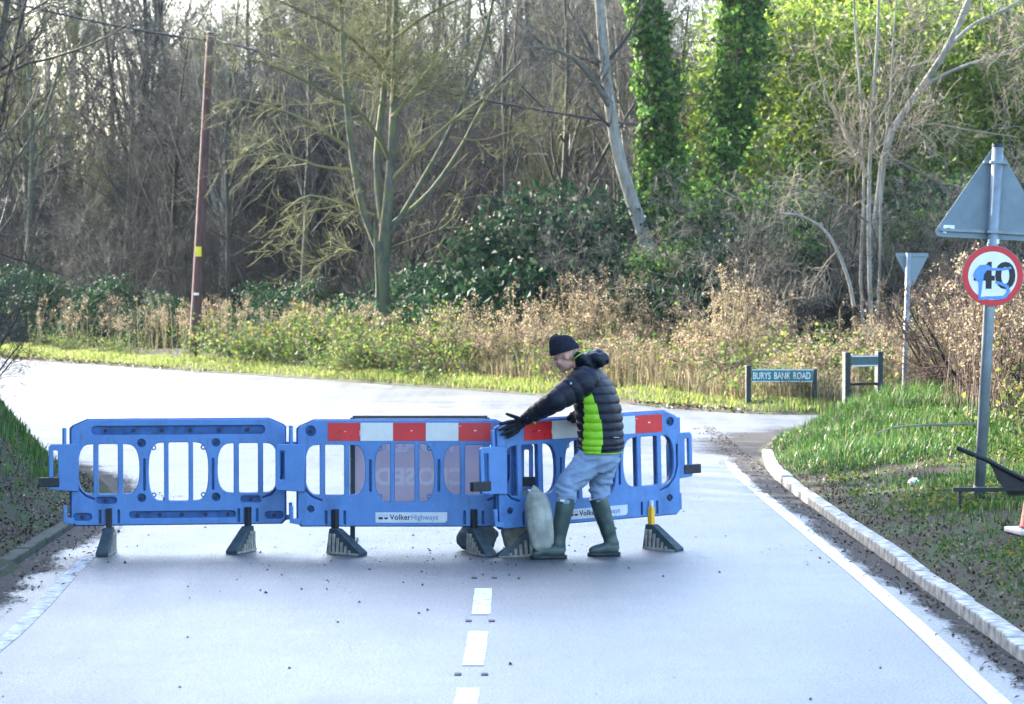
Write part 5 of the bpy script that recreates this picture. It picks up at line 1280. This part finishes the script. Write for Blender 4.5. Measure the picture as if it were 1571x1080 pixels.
P, d = scatter(9000, 6, 20, 44, 52, g, 1, 1.0, 8); P = P[:900]; sv, hv = weeds(P, .6 + 1.1 * vnoise(P[:, :2], 1.3, 27), g, .8, 10); stuff('dead_weed_stems', *sv, M['straw'], 'dead weed stalks beyond the side road', 'weeds'); stuff('dead_weed_heads', *hv, M['seed_head'], 'brown seed heads beyond the side road', 'weeds')
# brambles: arching stems with leaves, one thing for each mound
def bramble(seed, r_, h, n_leaf, mat='bramble_leaf'):
    g = np.random.default_rng(seed); n_ = 34; az = g.uniform(0, 6.28, n_); st = np.column_stack([np.cos(az) * r_ * .3 * g.random(n_), np.sin(az) * r_ * .3 * g.random(n_), np.zeros(n_)])
    d = unit(np.column_stack([np.cos(az), np.sin(az), g.uniform(.7, 2.2, n_)])); tr = lines(st, d, g.uniform(.8, 1.7, n_) * (r_ + h) * .75, np.full(n_, .008), 9, .10, -.20, g, .5); l1 = sprout(*tr, 4, .2, 1, 45, .4, .8, 5, .15, -.05, g)
    allp = np.vstack([tr[0].reshape(-1, 3), l1[0].reshape(-1, 3)]); c = allp[g.integers(0, len(allp), n_leaf)] + g.normal(0, .09, (n_leaf, 3)); c = c[c[:, 2] > .02]
    v_, f = tubes([(tr[0], tr[1], 4), (l1[0], l1[1], 3)]); tm = np_mesh('stems', v_, f, M['twig_brown']); v_, f = leaves(c, .075, g, .7, .5); return tm, np_mesh('foliage', v_, f, M[mat])
BR = [bramble(61, .9, .8, 1700), bramble(62, 1.1, .6, 1800), bramble(63, .7, 1.0, 1500)]
BL = ['rounded bramble clump with yellowing leaves on the far verge', 'low wide bramble clump on the far verge', 'upright straggling bramble clump on the far verge']
A_, B_ = np.array([3.75, 43.0]), np.array([-16.5, 77.2]); u_ = (B_ - A_) / np.linalg.norm(B_ - A_); n2_ = np.array([u_[1], -u_[0]]); n2_ = n2_ if n2_[0] > 0 else -n2_
for i in range(64):
    t = (i + g.uniform(-.4, .4)) / 64 * 1.12 - .06; dd = g.uniform(2.1, 4.6); q = A_ + (B_ - A_) * t + n2_ * dd
    if side(q[None])[0] != 1: continue
    if t < .03 or (t < .33 and g.random() < .66): continue
    if t > .66 and g.random() < .55: continue
    k = int(g.integers(0, 3)); place('bramble', BR[k], q[0], q[1], g.uniform(0, 6.28), g.uniform(.75, 1.2) * (.65 if t > .66 else 1), BL[k], 'bramble', 'bramble clumps of the far verge, kind %d' % (k + 1), ('stems', 'foliage'))
for i, (x, y, sc) in enumerate(((8.2, 45.8, 1.1), (6.8, 46.6, 1.0), (10, 46.2, 1.2), (5.2, 46.5, 1.1), (8.9, 48.0, 1.4))):
    place('bramble', BR[i % 3], x, y, i * 1.3, sc, ['rounded bramble clump beyond the side road', 'low wide bramble clump beyond the side road', 'upright straggling bramble clump beyond the side road'][i % 3], 'bramble', 'bramble clumps beyond the side road, kind %d' % (i % 3 + 1), ('stems', 'foliage'))
for i, (x, y, sc) in enumerate(((6.4, 30.5, .9), (7.3, 32.6, 1.1), (6.0, 26.6, .8), (7.0, 28.2, 1.0), (5.9, 24.0, .7))):
    place('bramble', BR[i % 3], x, y, i * 1.9, sc, ['rounded bramble clump behind the right-hand verge', 'low wide bramble clump behind the right-hand verge', 'upright straggling bramble clump behind the right-hand verge'][i % 3], 'bramble', 'bramble clumps of the right-hand verge, kind %d' % (i % 3 + 1), ('stems', 'foliage'))
# bare bushes on the left bank and right verge
for i, (x, y, sc, k) in enumerate(((-6.75, 33.0, .42, 2), (-7.5, 36.5, .6, 2), (-6.1, 29.5, .26, 2), (-7.0, 31.0, .5, 2))):
    place('bank_shrub', SC[k], x, y, i * 1.1, sc, 'bare twiggy shrub on top of the left-hand bank', 'shrub', 'bare shrubs on the left-hand bank', ('stems', 'crown'))
for i, (x, y, sc) in enumerate(((7.4, 33.5, .38), (8.6, 36.5, .5), (6.9, 29.5, .33), (6.1, 25.2, .28))):
    place('verge_shrub', SC[3], x, y, i * 2.3, sc, 'low bare bush of tangled stems behind the 40 sign', 'shrub', 'bare bushes on the right-hand verge', ('stems', 'crown'))
RS = scrub(25, 2.3, 12, 'twig_russet', 'bark_dark', .8)
for i, (x, y, sc) in enumerate(((6.1, 34.6, .9), (7.0, 36.4, 1.0), (7.7, 33.6, 1.0), (6.5, 31.6, .75), (8.6, 35.6, 1.1), (7.4, 30.2, .9), (6.3, 37.6, .8), (6.0, 28.4, .6))):
    place('russet_shrub', RS, x, y, i * 1.4, sc, 'reddish-brown leafless bush of tangled stems on the right-hand verge', 'shrub', 'reddish bushes on the right-hand verge', ('stems', 'crown'))
NT_ = bare_tree(18, 9.5, .13, 22, 3, 55, 'twig_grey', 'bark_grey')
place('roadside_tree', NT_, -9.5, 46.0, .6, 1.2, 'bare roadside tree reaching its twigs over the left-hand bank', 'tree', None)
q0 = at_y(1350, 662, 28.5); stick = MB().tube([tuple(at_y(a_, b_, 28.5) - q0) for a_, b_ in ((1335, 668), (1370, 655), (1420, 652), (1500, 650))], [.004, .009, .012, .014], 6).build('stick', M['bark_pale'], None, True)
stick.location = q0; tag(stick, 'long thin bare stick lying across the grass towards the post', 'stick')

# ------------------------------------------------------------------ gutter mud, fallen leaves, grit
def mud(name, edge, w0, inward, label, seed, y0, y1):
    p = dens(edge, .12); p = p[(p[:, 1] > y0) & (p[:, 1] < y1)]; t = unit(np.gradient(p, axis=0)); nn_ = np.stack([-t[:, 1], t[:, 0]], 1) * inward
    wv = w0(p[:, 1]) * (.45 + .5 * vnoise(p, .8, seed) + .5 * vnoise(p, .22, seed + 1)); k = len(p); rows = []
    for s_, z in ((-.02, .012), (.45, .009), (1.5, .0055)): rows.append(np.column_stack([p + nn_ * (wv * s_)[:, None], np.full(k, z)]))
    v_ = np.vstack(rows); f = np.array([(r_ * k + i, r_ * k + i + 1, (r_ + 1) * k + i + 1, (r_ + 1) * k + i) for r_ in range(2) for i in range(k - 1)])
    me = np_mesh(name, v_, f, M['silt'], True); at_ = me.attributes.new('fade', 'FLOAT', 'POINT'); at_.data.foreach_set('value', np.repeat(np.array([1, .8, 0], np.float32), k))
    o = link(name, me); tag(o, label, kind='structure'); return o
a = Mat('wet_mud', (.02, .018, .016), .7, .25); v = a.pos(); n = a.noise(v, 30, 5, .7); a.color(a.ramp(n, [(.3, (.010, .010, .010)), (.7, (.045, .038, .030))])); a.bump(n, .8, .02); a.rough(a.mapr(n, .3, .7, .6, .9)); M['mud'] = a.m
a = Mat('silt', (.02, .018, .016), .7, .25); v = a.pos(); n = a.noise(v, 30, 5, .7); a.color(a.ramp(n, [(.3, (.010, .010, .010)), (.7, (.045, .038, .030))])); a.bump(n, .8, .02); a.rough(a.mapr(n, .3, .7, .6, .9))
fa = a.n('ShaderNodeAttribute'); fa.attribute_name = 'fade'; ad = a.n('ShaderNodeMath', operation='ADD'); a.l(fa.outputs['Fac'], ad.inputs[0]); a.l(a.mapr(a.noise(v, 26, 6, .75), .3, .7, -.6, .6), ad.inputs[1]); a.l(a.mapr(ad.outputs[0], .42, .58, 0, 1), a.p.inputs['Alpha']); M['silt'] = a.m
mud('gutter_mud', RIGHT_EDGE, lambda y: np.interp(y, [10, 20, 29, 33, 36, 39, 41], [.16, .19, .26, .45, .9, 1.1, 1.0]), 1, 'dark wet mud and leaf mould along the right-hand kerb', 41, 8, 40.2)
mud('gutter_mud', LEFT_EDGE[::-1], lambda y: np.interp(y, [10, 18, 25, 32], [.24, .28, .34, .5]), -1, 'dark wet mud along the left-hand kerb', 45, 8, 34)
g = np.random.default_rng(99)
def litter(P, size, up, name, mat, label, lift=.012):
    v_, f = leaves(P + np.array([0, 0, lift]), size, g, .6, up); stuff(name, v_, f, M[mat], label, 'leaves')
P, d = scatter(52000, 2.2, 8, 12, 40, g, 0, .1, 3.0, lambda P, d: np.clip(1.15 - d * .45, .05, 1) * .8); litter(P, .034, 1.2, 'fallen_leaves', 'litter_leaf', 'brown fallen leaves and twigs on the right-hand verge', .012)
P, d = scatter(46000, 3, 9, 12, 33, g, 0, .35, 6, lambda P, d: sstep(.30, .6, vnoise(P, 1.0, 31)) * np.clip(d, .2, 1)); litter(P + np.column_stack([np.zeros((len(P), 2)), g.uniform(0, .06, len(P))]), .045, 1.0, 'ground_cover', 'bramble_leaf', 'low leafy ground cover on the right-hand verge', .015)
P, d = scatter(36000, -7, -3.5, 12, 30, g, 2, .1, 1.8, lambda P, d: np.clip(1.1 - d * .6, .05, 1) * .8); litter(P, .034, 1.2, 'fallen_leaves', 'litter_leaf', 'dark fallen leaves on the left-hand bank', .012)
P, d = far_band(9000, g, -.15, .7); litter(P, .07, 1.0, 'fallen_leaves', 'litter_leaf', 'brown fallen leaves along the far road edge', .03)
Q = np.column_stack([g.uniform(2.6, 2.95, 2600), g.uniform(12, 40, 2600)]); Q = Q[(g.random(2600) < ((Q[:, 0] - 2.55) / .4) ** 2)]; Q2 = np.column_stack([g.uniform(-4.0, -3.2, 1500), g.uniform(14, 28, 1500)])
Q2 = Q2[g.random(1500) < np.clip((-3.15 - Q2[:, 0]) / .7, 0, 1) ** 1.5]; Q = np.vstack([Q, Q2]); Q = Q[road_d(Q) < 0]; litter(np.column_stack([Q, np.zeros(len(Q))]), .035, 2.5, 'gutter_leaves', 'litter_leaf', 'wet leaf scraps in the gutters', .014)
# grit and clods on the tarmac
n_ = 620; gx_ = np.where(g.random(n_) < .6, g.normal(-.9, .9, n_), g.uniform(-3.2, 2.6, n_)); gy_ = np.where(g.random(n_) < .65, g.normal(21.6, 1.0, n_), g.uniform(14, 30, n_))
Q = np.column_stack([gx_, gy_]); Q = Q[road_d(Q) < -.1]; sz = .004 + .014 * g.random(len(Q)) ** 4
tet = np.array([[1, 0, 0], [-.4, .9, 0], [-.5, -.8, 0], [0, 0, .9]]); V = (Q[:, None, :].repeat(4, 1)); V = np.concatenate([V, np.zeros((len(Q), 4, 1)) + .001], 2) + tet[None] * sz[:, None, None] * g.uniform(.6, 1.3, (len(Q), 4, 1))
F_ = (np.arange(len(Q))[:, None, None] * 4 + np.array([[0, 1, 3], [1, 2, 3], [2, 0, 3]])[None]).reshape(-1, 3); stuff('road_grit', V.reshape(-1, 3), F_, M['mud'], 'dark grit and clods scattered on the wet road', 'grit')

# ------------------------------------------------------------------ damp air between the camera and the wood
hb_ = MB(); hb_.box(xs[0] - 6, xs[-1] + 6, ys[0] - 6, ys[-1] + 6, -1.2, 28); hm_ = hb_.mesh('haze')
hmat = bpy.data.materials.new('haze_air'); hmat.use_nodes = True; ht = hmat.node_tree; ht.nodes.clear()
ho = ht.nodes.new('ShaderNodeOutputMaterial'); hv_ = ht.nodes.new('ShaderNodeVolumePrincipled'); hv_.inputs['Color'].default_value = (.80, .90, 1.0, 1); hv_.inputs['Density'].default_value = .00013; hv_.inputs['Anisotropy'].default_value = .1
ht.links.new(hv_.outputs[0], ho.inputs['Volume']); hm_.materials.append(hmat)
tag(link('haze', hm_), 'thin pale winter haze hanging through the wood', 'haze', kind='stuff')
S.cycles.volume_bounces = 0; S.cycles.volume_step_rate = 5; S.cycles.volume_max_steps = 64
